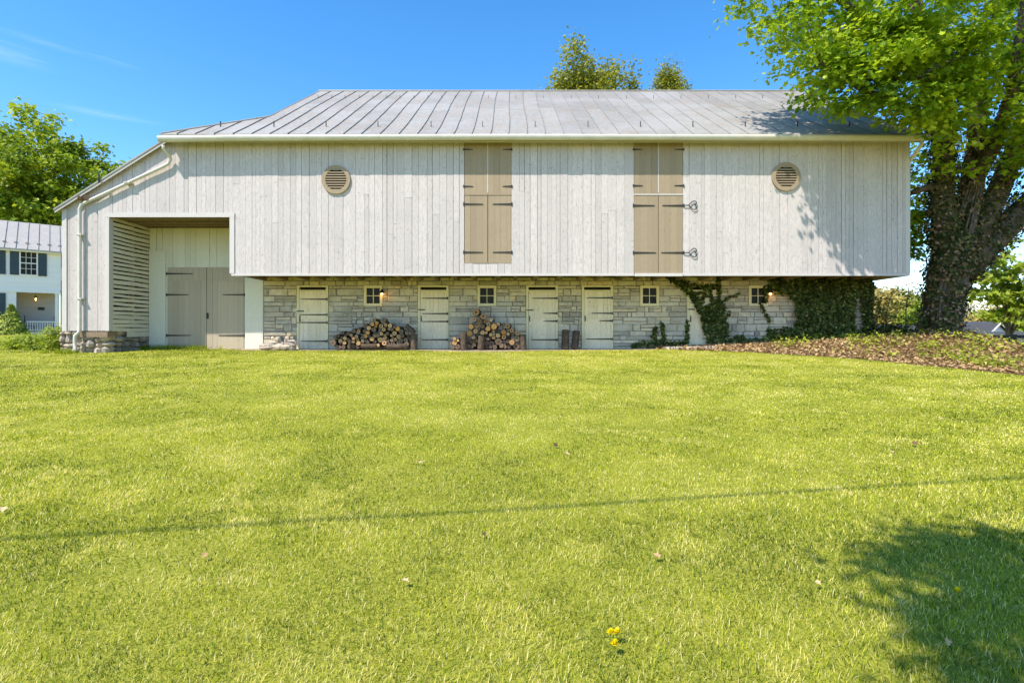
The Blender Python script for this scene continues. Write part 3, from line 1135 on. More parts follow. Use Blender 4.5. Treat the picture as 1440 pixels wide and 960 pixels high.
# round louvred vents
for (vx_, vz_) in VENTS:
    q = MB()
    n = 40
    ro, ri = RV, RV * 0.74
    for i in range(n):
        a0, a1 = 2 * math.pi * i / n, 2 * math.pi * (i + 1) / n
        pr = []
        for yy in (YF - 0.085, YF - 0.018):
            for (r_, a_) in ((ri, a0), (ro, a0), (ro, a1), (ri, a1)):
                pr.append((vx_ + r_ * math.cos(a_), yy, vz_ + r_ * math.sin(a_)))
        q.hexa(pr, 0.3)
    o = q.build('round_vent', M['tan'], barn)
    q = MB()
    for i in range(9):
        zz = -ri * 0.94 + i * ri * 1.88 / 8
        hw = math.sqrt(max(0.0, ri * ri - zz * zz)) - 0.004
        if hw > 0.05:
            q.hexa([(vx_ - hw, YF - 0.080, vz_ + zz - 0.024), (vx_ + hw, YF - 0.080, vz_ + zz - 0.024), (vx_ + hw, YF - 0.042, vz_ + zz - 0.010), (vx_ - hw, YF - 0.042, vz_ + zz - 0.010),
                    (vx_ - hw, YF - 0.080, vz_ + zz + 0.010), (vx_ + hw, YF - 0.080, vz_ + zz + 0.010), (vx_ + hw, YF - 0.042, vz_ + zz + 0.020), (vx_ - hw, YF - 0.042, vz_ + zz + 0.020)], 0.2)
    q.build('louvres', M['tan'], o)
    q = MB()
    c_ = [(vx_ + ri * math.cos(2 * math.pi * i / n), YF - 0.040, vz_ + ri * math.sin(2 * math.pi * i / n)) for i in range(n)]
    q.add(c_, [tuple(range(n))]); q.build('opening', M['dark'], o)

# ---- roof
RX1 = XR + 0.22
mb = MB()
TH = 0.05


def slab(mb, pts, th=TH, tint=0.5):
    n = len(pts)
    up = [Vector(p) for p in pts]; dn = [p - Vector((0, 0, th)) for p in up]
    mb.add(up + dn, [tuple(range(n)), tuple(range(2 * n - 1, n - 1, -1))] + [(i, n + i, n + (i + 1) % n, (i + 1) % n) for i in range(n)], tint)


seam_x = []
x = X0 + 0.5
while x < RX1 - 0.3:
    seam_x.append(x); x += random.uniform(0.52, 0.56)
edges = [X0] + seam_x + [RX1]


def ytop(x):
    return min(RIDGE_Y, EAVE_Y + (x - X0)) if x < XG else RIDGE_Y


for a, b in zip(edges[:-1], edges[1:]):
    ti = random.random()
    jag = random.uniform(-0.025, 0.02)
    brk = [a] + ([XG] if a < XG < b else []) + [b]
    for p, q_ in zip(brk[:-1], brk[1:]):
        ta, tb = ytop(p) if p < XG else RIDGE_Y, ytop(q_) if q_ <= XG else RIDGE_Y
        if q_ == XG: tb = EAVE_Y + (XG - X0)
        # two courses, the lower one overlapping
        ym = EAVE_Y + 3.4 + random.uniform(-0.4, 0.4)
        pts = [(p, EAVE_Y + jag, mainz(EAVE_Y + jag)), (q_, EAVE_Y + jag, mainz(EAVE_Y + jag))]
        if min(ta, tb) > ym + 0.3:
            slab(mb, pts + [(q_, ym, mainz(ym)), (p, ym, mainz(ym))], TH, ti)
            t2 = random.random()
            slab(mb, [(p, ym, mainz(ym) + .006), (q_, ym, mainz(ym) + .006), (q_, tb, mainz(tb)), (p, ta, mainz(ta))], TH, t2)
        else:
            up = pts + [(q_, tb, mainz(tb))]
            if ta - EAVE_Y > 0.05: up.append((p, ta, mainz(ta)))
            slab(mb, up, TH, ti)
# back slope, lean-to slope
slab(mb, [(XG, RIDGE_Y, mainz(RIDGE_Y)), (RX1, RIDGE_Y, mainz(RIDGE_Y)), (RX1, 2 * RIDGE_Y - EAVE_Y, EAVE_Z), (XG, 2 * RIDGE_Y - EAVE_Y, EAVE_Z)])
yl = 16.0
slab(mb, [(XL - 0.2, yl, lean(XL - 0.2)), (X0 + yl - EAVE_Y, yl, lean(X0 + yl - EAVE_Y)), (XG, EAVE_Y + XG - X0, lean(XG)), (XG, 27.6, lean(XG)), (XL - 0.2, 27.6, lean(XL - 0.2))])
for i, sx in enumerate(seam_x):
    yt = ytop(sx) - 0.03
    if yt - EAVE_Y < 0.2: continue
    n = max(2, int((yt - EAVE_Y) / 0.55))
    ph = random.uniform(0, 6)
    pts = []
    for j in range(n + 1):
        y = EAVE_Y + (yt - EAVE_Y) * j / n
        off = 0.022 * math.sin((y - EAVE_Y) / (RIDGE_Y - EAVE_Y) * 6.28 + 0.5) * (1 if sx < 1 else 0.4) + random.uniform(-0.008, 0.008)
        if j == 0: off = 0
        pts.append(Vector((sx + off, y, mainz(y) + 0.004)))
    sh_ = 0.026 - 0.014 * float(sm(-2, 5, sx))                       # the seams lie flatter to the right
    up = Vector((0, -SL, 1)).normalized()
    for p, q_ in zip(pts[:-1], pts[1:]):
        hw = Vector((0.009, 0, 0))
        mb.hexa([p - hw, p + hw, q_ + hw, q_ - hw, p - hw + up * sh_, p + hw + up * sh_, q_ + hw + up * sh_, q_ - hw + up * sh_], random.random(), 1)
for y in np.arange(16.4, 27.4, 0.55):
    xa, xb = XL - 0.19, min(XG, X0 + (y - EAVE_Y)) - 0.02
    mb.hexa([(xa, y - .01, lean(xa)), (xb, y - .01, lean(xb)), (xb, y + .01, lean(xb)), (xa, y + .01, lean(xa)),
             (xa, y - .01, lean(xa) + .04), (xb, y - .01, lean(xb) + .04), (xb, y + .01, lean(xb) + .04), (xa, y + .01, lean(xa) + .04)], 0.5, 1)
roof = mb.build('roof', [M['roof'], M['seam']], barn)
mb = MB()
mb.tube([(XG - 0.02, RIDGE_Y, mainz(RIDGE_Y) + 0.01), (RX1, RIDGE_Y, mainz(RIDGE_Y) + 0.01)], 0.05, 8)
hp = [Vector((X0 + t_, EAVE_Y + t_, mainz(EAVE_Y + t_) + 0.01)) for t_ in (0.02, 1.1, XG - X0)]
mb.tube(hp, 0.03, 6)
mb.tube([(XG, EAVE_Y + XG - X0, mainz(EAVE_Y + XG - X0)), (XG, RIDGE_Y, mainz(RIDGE_Y))], 0.03, 6)
mb.build('ridge_cap', M['roof'], roof)
# snow guards: a low row of stubs and a high row of clips
gm = MB(); gm.box(-0.010, 0.010, -0.015, 0.03, 0, 0.19); gm.box(-0.012, 0.012, 0.03, 0.09, 0.0, 0.02)
proto = gm.build('snow_guard', M['iron'], roof)
first = True


def guard(x, y, sc):
    global first
    o = proto if first else proto.copy()
    if not first:
        C.objects.link(o)
    first = False
    o.location = (x, y, mainz(y) + 0.005); o.scale = (sc, sc, sc)


for i, sx in enumerate(seam_x):
    if i % 3 == 1 and sx > X0 + 1.0: guard(sx + 0.27, EAVE_Y + 0.85, 0.9)
    if sx > XG + 0.1 and (i % 2 == 0 or i < 14): guard(sx + (0.0 if i < 16 else 0.25), RIDGE_Y - 1.5, 0.6)

# gutter, fascia, soffit, downspout
mb = MB()
prof = [(-0.005, 0.0), (-0.02, -0.05), (-0.055, -0.10), (-0.11, -0.12), (-0.155, -0.09), (-0.175, -0.02), (-0.18, 0.02), (-0.19, 0.02), (-0.187, -0.025), (-0.165, -0.10), (-0.11, -0.135), (-0.05, -0.112), (-0.008, -0.06), (0.005, 0.0)]
GX = [X0 - 0.05, -8, -4, 0, 4, 8, RX1]
GS = [-0.05, -0.02, -0.005, 0.005, 0.0, -0.01, -0.02]
m_ = len(prof)
gv, gf = [], []
GY, GZ = EAVE_Y + 0.135, EAVE_Z - 0.045
for i, (a, s_) in enumerate(zip(GX, GS)):
    for (u_, v_) in prof: gv.append((a, GY + u_, GZ + v_ + s_))
for i in range(len(GX) - 1):
    for k2 in range(m_):
        k3 = (k2 + 1) % m_
        gf.append((i * m_ + k2, (i + 1) * m_ + k2, (i + 1) * m_ + k3, i * m_ + k3))
gf.append(tuple(range(m_ // 2))); gf.append(tuple((len(GX) - 1) * m_ + i for i in range(m_ // 2)))
mb.add(gv, gf)
mb.build('gutter', M['gutter'], barn, True)
mb = MB()
mb.box(X0 + 0.02, RX1 - 0.02, GY + 0.008, GY + 0.035, EAVE_Z - 0.19, EAVE_Z - 0.03, 0.3)
mb.box(X0 + 0.02, RX1 - 0.02, GY + 0.036, YF - 0.032, EAVE_Z - 0.06, EAVE_Z - 0.035, 0.5)
# rake board under the lean-to roof edge
for (a, b) in ((XL - 0.18, X0 + 0.2),):
    mb.hexa([(a, yl + 0.02, lean(a) - 0.13), (b, yl + 0.02, lean(b) - 0.13), (b, yl + 0.05, lean(b) - 0.13), (a, yl + 0.05, lean(a) - 0.13),
             (a, yl + 0.02, lean(a) - 0.055), (b, yl + 0.02, lean(b) - 0.055), (b, yl + 0.05, lean(b) - 0.055), (a, yl + 0.05, lean(a) - 0.055)], 0.5)
mb.build('fascia', M['trim'], barn)
mb = MB()
yd = YF - 0.13


def D(px, py, y=yd): return P(px, py, y)


mb.tube([P(230, 204, GY - 0.09), P(230, 209, GY - 0.05), P(237, 217, 15.95), P(240, 224, yd), P(237, 230, yd), P(228, 235, yd), P(122, 284, yd), P(114.5, 288, yd), P(112, 294, yd), P(112, 300, yd),
         P(112, 463, yd), P(111, 467, yd - .02), P(105.5, 472, yd - .06), P(105, 478, yd - .06), P(105.5, 490, yd - .06), P(107.5, 494, yd - .1)], 0.048, 12)
dsp = mb.build('downspout', M['gutter'], barn, True)
mb = MB()
for a, b in ((112, 330), (112, 420), (180, 257)):
    mb = MB(); p = D(a, b); mb.box(p.x - 0.09, p.x + 0.09, p.y - 0.066, YF - 0.03, p.z - 0.015, p.z + 0.015); mb.build('bracket', M['gutter'], dsp)
mb = MB()                                            # little rusty floodlight at the elbow
p = D(118, 281)
mb.box(p.x - 0.07, p.x + 0.07, YF - 0.10, YF - 0.028, p.z - 0.03, p.z + 0.05)
mb.tube([p + Vector((0.05, 0.0, 0.03)), p + Vector((0.14, -0.08, 0.05))], [0.045, 0.075], 10)
mb.tube([p + Vector((-0.05, 0.0, 0.03)), p + Vector((-0.13, -0.08, 0.05))], [0.045, 0.07], 10)
mb.build('floodlight', M['rust'], barn)
mb = MB()                                            # short downspout at the right end
mb.tube([(RX1 - 0.12, GY - 0.09, GZ - 0.12), (RX1 - 0.13, GY - 0.05, GZ - 0.25), (XR + 0.09, YF + 0.1, GZ - 0.62), (XR + 0.09, YF + 0.12, GZ - 0.8), (XR + 0.09, YF + 0.12, ZS + 0.1)], 0.055, 10)
mb.build('downspout', M['gutter'], barn, True)
mb = MB()
p = P(139, 257, 15.97)
mb.tube([p, p + Vector((0, 0, 0.28))], 0.022, 6)
mb.build('vent_stub', M['iron'], roof)


# rubble foundation under the left corner
def rock_bm(mb, c, r, n=2, tint=0.5, seed=0):
    """lumpy stone: displaced icosphere-like lat/long ball"""
    c = Vector(c)
    la, lo = 6, 10
    rr = random.Random(seed)
    ph = [rr.uniform(0, 6.28) for _ in range(6)]
    vs = []
    for i in range(la + 1):
        th = math.pi * i / la
        for j in range(lo):
            f = 2 * math.pi * j / lo
            d = Vector((math.sin(th) * math.cos(f), math.sin(th) * math.sin(f), math.cos(th)))
            q = 1 + 0.16 * math.sin(3 * d.x + ph[0]) + 0.16 * math.sin(4 * d.y + ph[1]) + 0.12 * math.sin(4 * d.z + ph[2]) + rr.uniform(-0.07, 0.07)
            # squarish
            mxx = max(abs(d.x), abs(d.y), abs(d.z))
            q *= 0.55 + 0.45 / max(0.6, mxx) * 0.8
            vs.append(c + Vector((d.x * r[0], d.y * r[1], d.z * r[2])) * q)
    fs = []
    for i in range(la):
        for j in range(lo):
            fs.append((i * lo + j, (i + 1) * lo + j, (i + 1) * lo + (j + 1) % lo, i * lo + (j + 1) % lo))
    mb.add(vs, fs, tint)


mb = MB()
sd = 0
zg = float(ground(-13, 16))
x = XL - 0.22
while x < fx(146):
    wdt = random.uniform(0.17, 0.34)
    z = zg - 0.05
    while z < fz(466) - 0.04:
        h = random.uniform(0.13, 0.25)
        if z + h > fz(466) - 0.06: h = fz(466) - z
        sd += 1
        ofs = random.uniform(-0.02, 0.05)
        rock_bm(mb, (x + wdt / 2, YF + 0.16 + ofs, z + h / 2), (wdt * 0.56, 0.2, h * 0.6), tint=random.random(), seed=sd)
        z += h
    x += wdt * 0.93
y = YF + 0.3
while y < YW:
    z = zg - 0.05
    wdt = random.uniform(0.3, 0.45)
    while z < fz(466) - 0.1:
        h = random.uniform(0.14, 0.22); sd += 1
        rock_bm(mb, (fx(150) - 0.10, y + wdt / 2, z + h / 2), (0.2, wdt * 0.56, h * 0.56), tint=random.random() * 0.4, seed=sd)
        z += h
    y += wdt
mb.box(XL - 0.05, fx(150) - 0.1, YF + 0.09, 27.4, -0.3, fz(466) - 0.02, 0.3)
fo = mb.build('foundation', M['rubble'], barn, False)
mb = MB(); mb.box(fx(114), fx(153), YF - 0.055, YF + 0.3, fz(474), fz(466) - 0.008, 0.9); mb.build('sill_beam', M['timber'], barn)
mb = MB(); mb.box(wx(163), wx(213), YW - 0.02, YW + 0.03, -0.1, 0.3, 0.5); mb.build('footing', M['rubble'], barn)

# ------------------------------------------------------------------ firewood


def log_mesh(r, length, endmat, seed):
    """log lying along y, cut ends at -length/2 and +length/2"""
    rr = random.Random(seed)
    n = 14
    me_v, me_f, mi = [], [], []
    prof_ = [1 + rr.uniform(-0.07, 0.07) for _ in range(n)]
    for i, yy in enumerate((-0.5, -0.47, -0.2, 0.2, 0.5)):
        for k2 in range(n):
            a = 2 * math.pi * k2 / n
            q = r * prof_[k2] * (0.96 if i == 0 else 1 + rr.uniform(-0.02, 0.02))
            me_v.append((q * math.cos(a), yy * length, q * math.sin(a)))
    for i in range(4):
        for k2 in range(n):
            k3 = (k2 + 1) % n
            me_f.append((i * n + k3, i * n + k2, (i + 1) * n + k2, (i + 1) * n + k3)); mi.append(0)
    # bark rim then the cut face slightly inside
    b = len(me_v)
    for k2 in range(n):
        a = 2 * math.pi * k2 / n
        q = r * prof_[k2] * 0.87
        me_v.append((q * math.cos(a), -0.497 * length, q * math.sin(a)))
    for k2 in range(n):
        k3 = (k2 + 1) % n
        me_f.append((k2, k3, b + k3, b + k2)); mi.append(0)
    me_f.append(tuple(b + k2 for k2 in range(n))); mi.append(1)
    me_f.append(tuple(4 * n + k2 for k2 in reversed(range(n)))); mi.append(1)
    me = bpy.data.meshes.new('log')
    me.from_pydata(me_v, [], me_f)
    me.materials.append(M['logbark']); me.materials.append(M[endmat])
    me.polygons.foreach_set('material_index', mi)
    me.update()
    return me


ENDS = ['endpale', 'endorange', 'endhollow', 'endgrey']
LOGM = {(e, s): log_mesh(0.1, 0.45, e, 31 * i + s) for i, e in enumerate(ENDS) for s in range(3)}


def place_log(x, z, r, e, label, group, yj=None, y=17.42):
    o = bpy.data.objects.new('log', LOGM[(e, random.randrange(3))])
    C.objects.link(o)
    s = r / 0.1
    o.scale = (s, random.uniform(0.85, 1.15), s)
    o.location = (x, y + (random.uniform(-0.09, 0.07) if yj is None else yj), z)
    o.rotation_euler = (random.uniform(-0.06, 0.06), random.uniform(0, 6.28), random.uniform(-0.12, 0.12))
    tag(o, label, 'log', group)
    return o


PILE2 = """465,145,48,h 553,200,46,h 437,250,30,h 503,268,28,h 583,275,32,h 430,312,24,g 490,330,26,h 640,318,32,h 680,262,24,p 375,355,40,o
450,355,20,p 437,415,36,p 500,388,24,g 568,345,28,g 625,385,38,o 727,352,46,o 785,315,30,p 812,368,30,g 922,345,38,h 860,320,26,g 978,403,34,h
355,455,46,o 548,440,34,p 605,440,22,p 705,420,22,p 662,470,26,p 715,462,18,p 772,480,34,p 857,432,38,o 905,400,24,g 925,455,24,p 975,465,24,g
1050,443,34,h 1050,525,40,g 1105,490,22,g 420,500,28,g 335,535,26,g 390,565,40,g 455,520,24,g 465,560,22,g 440,610,28,g 600,590,36,g 650,530,26,g
712,510,28,p 690,600,44,g 772,565,48,g 820,628,30,g 862,580,34,g 850,505,34,h 910,560,26,g 965,580,40,p 1030,635,50,g 930,640,30,g 350,630,30,g
395,640,26,g 600,655,26,g 655,650,24,g 740,645,32,g 880,640,28,g 145,530,26,p 195,545,20,p 155,585,36,p 200,640,38,g 100,590,28,g 110,645,30,g 1000,520,26,g 620,520,20,g"""
PILE1 = """737,110,30,h 775,148,28,o 855,105,34,g 873,138,24,h 705,168,28,o 755,190,24,o 600,190,34,g 660,220,32,p 830,190,32,h 905,178,28,p 960,185,30,p
1078,228,34,o 1025,205,18,g 940,230,20,p 1000,238,24,g 875,240,28,h 720,240,34,g 520,230,26,g 510,272,28,h 590,265,28,g 640,285,28,o 805,260,28,g
435,260,30,g 280,285,26,g 300,320,24,g 350,300,26,g 410,320,24,p 600,335,30,o 725,335,26,p 845,300,28,p 885,320,22,p 935,300,26,g 1020,295,36,p 1085,345,36,p
1130,275,34,g 1190,285,28,g 1140,335,30,g 1210,335,26,g 975,325,20,p 920,355,18,p 1000,355,18,p 1040,385,28,p 985,395,24,g 875,370,26,p 820,385,40,p
935,400,24,g 700,378,32,p 660,340,24,g 545,360,30,g 475,345,30,p 435,365,22,p 485,388,26,p 430,410,28,p 505,435,34,p 560,405,26,p 610,400,26,g 650,415,20,g
740,410,26,g 765,462,24,p 800,465,24,p 885,440,36,h 945,450,28,g 1010,435,30,g 1070,425,32,g 1120,400,32,g 1180,390,32,g 1205,440,30,g 230,410,30,p 300,425,28,p
310,365,28,p 265,355,22,g 210,330,28,g 165,350,26,g 140,430,42,g 180,480,26,g 230,492,28,g 290,490,30,g 480,492,32,g 420,480,26,g 350,480,24,g 345,390,26,g 780,330,26,g 1210,490,26,g"""
EM = {'h': 'endhollow', 'g': 'endgrey', 'p': 'endpale', 'o': 'endorange'}
YLOG = 17.42
WORD = {'h': 'dark-hearted', 'g': 'grey weathered', 'p': 'pale-ended', 'o': 'orange-ended'}
for txt, ox, oy, piles in ((PILE1, 455, 440, 'the wide low woodpile left of the second door'),
                           (PILE2, 625, 425, 'the tall peaked woodpile under the second window')):
    for it in txt.split():
        a, b, r, e = it.split(',')
        p = P(ox + float(a) / 10.286, oy + float(b) / 10.286, YLOG - 0.22)
        rad = float(r) / 10.286 / FPX * (YLOG - 0.22) * 1.06
        z = max(p.z, float(ground(p.x, YLOG)) + rad)
        place_log(p.x, z, rad, EM[e], '%s log in %s' % (WORD[e], piles), 'logs of ' + piles[4:])


def odd_log(p0, p1, r, e, label, group=None):
    """a log standing, leaning or lying across"""
    p0, p1 = Vector(p0), Vector(p1)
    me = LOGM[(e, random.randrange(3))]
    o = bpy.data.objects.new('log', me)
    C.objects.link(o)
    d = p1 - p0
    o.location = (p0 + p1) / 2
    o.rotation_mode = 'QUATERNION'
    o.rotation_quaternion = (-d).normalized().to_track_quat('Y', 'Z')
    o.scale = (r / 0.1, d.length / 0.45, r / 0.1)
    tag(o, label, 'log', group)
    return o


def q1(a, b, y=17.1): return P(455 + a / 10.286, 440 + b / 10.286, y)
def q2(a, b, y=17.1): return P(625 + a / 10.286, 425 + b / 10.286, y)


odd_log(q1(545, 478), q1(760, 478), 0.075, 'endgrey', 'log lying sideways along the foot of the wide pile, left one')
odd_log(q1(1190, 478), q1(915, 490), 0.085, 'endpale', 'log lying sideways along the foot of the wide pile, right one')
odd_log(q1(1320, 290, 17.2), q1(1195, 180, 17.2), 0.085, 'endgrey', 'log leaning on the right end of the wide firewood pile')
odd_log(q1(1305, 530, 17.25), q1(1305, 300, 17.25), 0.10, 'endgrey', 'upright log holding the right end of the wide firewood pile')
odd_log(q1(375, 520, 17.1), q1(385, 390, 17.1), 0.05, 'endgrey', 'thin upright stick at the left of the wide firewood pile')
odd_log(q2(278, 680), q2(275, 445), 0.105, 'endgrey', 'upright log at the left side of the tall peaked pile')
odd_log(q2(525, 675), q2(538, 485), 0.10, 'endpale', 'upright log in front of the middle of the tall peaked pile')
odd_log(q2(1145, 680, 17.2), q2(1125, 465, 17.2), 0.10, 'endgrey', 'upright log holding the right end of the tall peaked pile')
odd_log(P(794.5, 490, 17.4), P(795.5, 464, 17.5), 0.125, 'endgrey', 'straight log standing on end between the third and fourth stall doors')
odd_log(P(808, 490, 17.4), P(811, 466, 17.6), 0.12, 'endgrey', 'curved log standing on end against the fourth stall door')

# little heap of rocks at the left of the first stall door
RK = [(372, 487.5, .19, .10), (382, 486.5, .17, .09), (392, 487, .2, .10), (402, 487.5, .17, .09), (386, 481.5, .2, .08), (394, 482.5, .15, .09), (391, 477.5, .17, .09), (406, 483, .18, .10), (379, 488.6, .13, .07), (411, 487.5, .15, .10)]
RLAB = ['flat rock at the left foot of the rock heap', 'small flat rock low in the rock heap, second from its left', 'broad rock at the front middle of the rock heap', 'rock at the right front of the rock heap',
        'flat rock in the second layer of the heap, left one', 'grey rock in the second layer of the heap, right one', 'rock topping the heap beside the first stall door', 'dark rock at the right shoulder of the heap',
        'smallest rock lying before the rock heap', 'dark rock at the right foot of the rock heap']
for i, (a, b, sx, sz) in enumerate(RK):
    p = P(a, b, 17.15 + (0.12 if i in (4, 5, 6, 7) else 0))
    q = MB(); rock_bm(q, (0, 0, 0), (sx, 0.14, sz), tint=random.uniform(0.2, 1) if i not in (7, 9) else 0.0, seed=900 + i)
    o = q.build('rock', M['rubble']); o.location = p
    tag(o, RLAB[i], 'rock', 'rocks heaped by the first stall door')
q = MB()
pa, pb = ghit(935, 490.5), ghit(1008, 488.5)
zz = float(ground((pa.x + pb.x) / 2, pa.y))
q.hexa([(pa.x, pa.y - .18, zz - .05), (pb.x, pb.y - .2, zz - .02), (pb.x, pb.y + .28, zz), (pa.x, pa.y + .2, zz - .03),
        (pa.x + .03, pa.y - .15, zz + .03), (pb.x - .05, pb.y - .17, zz + .06), (pb.x - .03, pb.y + .25, zz + .075), (pa.x + .02, pa.y + .18, zz + .045)])
tag(q.build('stone_slab', M['concrete']), 'long pale stone slab lying at the lawn edge before the ivied door', 'slab')

# ------------------------------------------------------------------ trees
LEAF_V = [(0, 0, 0), (0.34, 0.08, 0.06), (0.24, 0.28, 0.04), (0.52, 0.52, 0.10), (0.2, 0.6, 0.04), (0, 1, 0),
          (-0.34, 0.08, 0.06), (-0.24, 0.28, 0.04), (-0.52, 0.52, 0.10), (-0.2, 0.6, 0.04)]
LEAF_F = [(0, 1, 2, 3, 4, 5), (0, 5, 9, 8, 7, 6)]
OVAL_V = [(0, 0, 0), (0.30, 0.40, 0.06), (0, 1, 0), (-0.30, 0.40, 0.06)]
OVAL_F = [(0, 1, 2), (0, 2, 3)]
IVY_V = [(0, -0.1, 0), (0.45, 0.0, 0.05), (0.32, 0.42, 0.05), (0, 0.95, 0), (-0.32, 0.42, 0.05), (-0.45, 0.0, 0.05)]
IVY_F = [(0, 1, 2, 3), (0, 3, 4, 5)]


def grow(mb, nodes, tips, r_tip=0.012, sides=5, droop=0.0, power=0.42):
    """join every tip to the nearest point of the skeleton with a bent twig, thicker where it starts"""
    nodes = [(Vector(p), r) for p, r in nodes]
    arr = np.array([tuple(p) for p, r in nodes]); rad = [r for p, r in nodes]
    order = sorted(range(len(tips)), key=lambda i: np.min(np.sum((arr - np.array(tips[i])) ** 2, 1)))
    for i in order:
        t = np.array(tips[i])
        d2 = np.sum((arr - t) ** 2, 1)
        j = int(np.argmin(d2))
        p0 = Vector(arr[j]); p1 = Vector(tips[i])
        dl = (p1 - p0).length
        if dl < 0.05: continue
        r0 = min(rad[j] * 0.7, r_tip * 1.3 + 0.018 * dl)
        mid = p0.lerp(p1, 0.5) + Vector((random.uniform(-.08, .08), random.uniform(-.08, .08), 0.12 + droop)) * dl
        m1 = p0.lerp(mid, 0.5) + Vector((0, 0, 0.03 * dl)); m2 = mid.lerp(p1, 0.5) + Vector((0, 0, 0.03 * dl))
        pts = [p0, m1, mid, m2, p1]
        rr = [r0 + (r_tip - r0) * q for q in (0, .3, .55, .8, 1)]
        mb.tube(pts, rr, sides, random.random(), caps=False)
        arr = np.vstack([arr, [tuple(q) for q in pts[1:]]]); rad += rr[1:]


def leaves_at(tips, per, spread, size, flat=0.6, up=(0, -0.1, 1), tilt=0.55, light=None):
    tips = np.asarray(tips, dtype=float)
    n = len(tips) * per
    base = np.repeat(tips, per, 0)
    off = RNG.normal(0, 1, (n, 3)) * np.array([spread, spread, spread * flat])
    pos = base + off
    sz = size * RNG.uniform(0.6, 1.25, n)
    ct = np.repeat(RNG.uniform(0, 1, len(tips)), per)
    tint = np.clip(0.55 * ct + 0.45 * RNG.uniform(0, 1, n) + (0 if light is None else light(pos)), 0, 1)
    outw = off / (np.linalg.norm(off, axis=1)[:, None] + 1e-6)
    R = rots(n, np.asarray(up)[None, :] + 0.45 * outw, tilt)
    return pos, R, sz, tint


def ell_points(n, c, r, shell=0.5, rng=RNG):
    v = rng.normal(0, 1, (n, 3)); v /= np.linalg.norm(v, axis=1)[:, None]
    q = rng.uniform(shell, 1, n) ** 0.6
    return np.asarray(c) + v * q[:, None] * np.asarray(r)


def tree(name, label, base, trunk, limbs, ells, ntips, per, spread, size, mat, group=None, shape='leaf', reject=None, sides=7, shell=0.45, rtip=0.012, flat=0.6, light=None, cat='tree', bark='bark', tilt=0.55):
    """trunk: list of (point, radius); limbs: list of such lists; ells: list of (centre, radii, weight)"""
    t = thing(name, label, cat, base, group)
    mb = MB()
    nodes = []
    mb.tube([p for p, r in trunk], [r for p, r in trunk], 14, 0.5, caps=True, wob=0.05)
    nodes += trunk[len(trunk) // 2:]
    for lb in limbs:
        mb.tube([p for p, r in lb], [r for p, r in lb], 10, 0.5, caps=True, wob=0.04)
        for (p, r), (q, s) in zip(lb[:-1], lb[1:]):
            for f in (0.0, 0.33, 0.66):
                nodes.append((Vector(p).lerp(Vector(q), f), r + (s - r) * f))
        nodes.append(lb[-1])
    tw = sum(e[2] for e in ells)
    tips = np.concatenate([ell_points(int(round(ntips * e[2] / tw)), e[0], e[1], shell) for e in ells])
    if reject is not None:
        tips = tips[~reject(tips)]
    grow(mb, nodes, [tuple(q) for q in tips], rtip, 4)
    mb.build('trunk', M[bark], t, True)
    pos, R, sz, ti = leaves_at(tips, per, spread, size, flat, light=light, tilt=tilt)
    if reject is not None:
        k_ = ~reject(pos); pos, R, sz, ti = pos[k_], R[k_], sz[k_], ti[k_]
    tv, tf = (LEAF_V, LEAF_F) if shape == 'leaf' else (OVAL_V, OVAL_F)
    scatter('crown', pos, R, sz, tv, tf, ti, M[mat], t)
    return t


def V(*a): return Vector(a)


# ---- the big ivied maple at the right corner of the barn
TY = 17.2


def T(px, py, y=TY): return P(px, py, y)


trunk = [(T(1321, 492), 0.95), (T(1322, 481), 0.70), (T(1323, 463), 0.47), (T(1326, 430), 0.45), (T(1330, 405), 0.47), (T(1336, 380), 0.53), (T(1342, 352), 0.54), (T(1345, 330), 0.42)]
limbs = [
    [(T(1332, 345), 0.40), (T(1325, 285), 0.34), (T(1328, 220), 0.30), (T(1322, 150), 0.30), (T(1300, 60, 16.6), 0.2), (T(1280, -40, 16), 0.12)],
    [(T(1352, 345), 0.34), (T(1365, 270), 0.27), (T(1375, 200), 0.25), (T(1372, 140, 16.8), 0.28), (T(1364, 82, 16.6), 0.23)],
    [(T(1364, 88, 16.6), 0.18), (T(1345, 84, 16.4), 0.15), (T(1325, 92, 16.1), 0.12), (T(1300, 108, 15.8), 0.10), (T(1250, 112, 15.4), 0.07), (T(1190, 110, 15), 0.04)],
    [(T(1352, 380), 0.46), (T(1386, 346), 0.41), (T(1420, 314), 0.37), (T(1472, 262), 0.33), (T(1540, 120), 0.25), (T(1580, 0), 0.14)],
    [(T(1362, 350), 0.42), (T(1384, 310), 0.36), (T(1406, 265), 0.32), (T(1426, 215), 0.27), (T(1450, 160), 0.20), (T(1480, 80), 0.12)],
    [(T(1385, 210), 0.24), (T(1410, 170, 17.5), 0.20), (T(1440, 120, 17.8), 0.16), (T(1480, 20, 18), 0.10)],
    [(T(1372, 250), 0.26), (T(1400, 200, 16.4), 0.20), (T(1425, 120, 15.4), 0.15), (T(1440, 0, 14.5), 0.09)],
    [(T(1330, 285), 0.18), (T(1308, 262), 0.14), (T(1285, 270), 0.09), (T(1270, 275, 17.6), 0.05)],
    [(T(1328, 200), 0.22), (T(1310, 172, 16.6), 0.18), (T(1270, 150, 15.6), 0.13), (T(1220, 130, 14.8), 0.09), (T(1150, 85, 14.2), 0.04)],
    [(T(1318, 140), 0.2), (T(1260, 60, 16), 0.14), (T(1180, 0, 15), 0.09), (T(1080, -40, 14.4), 0.04)],
]


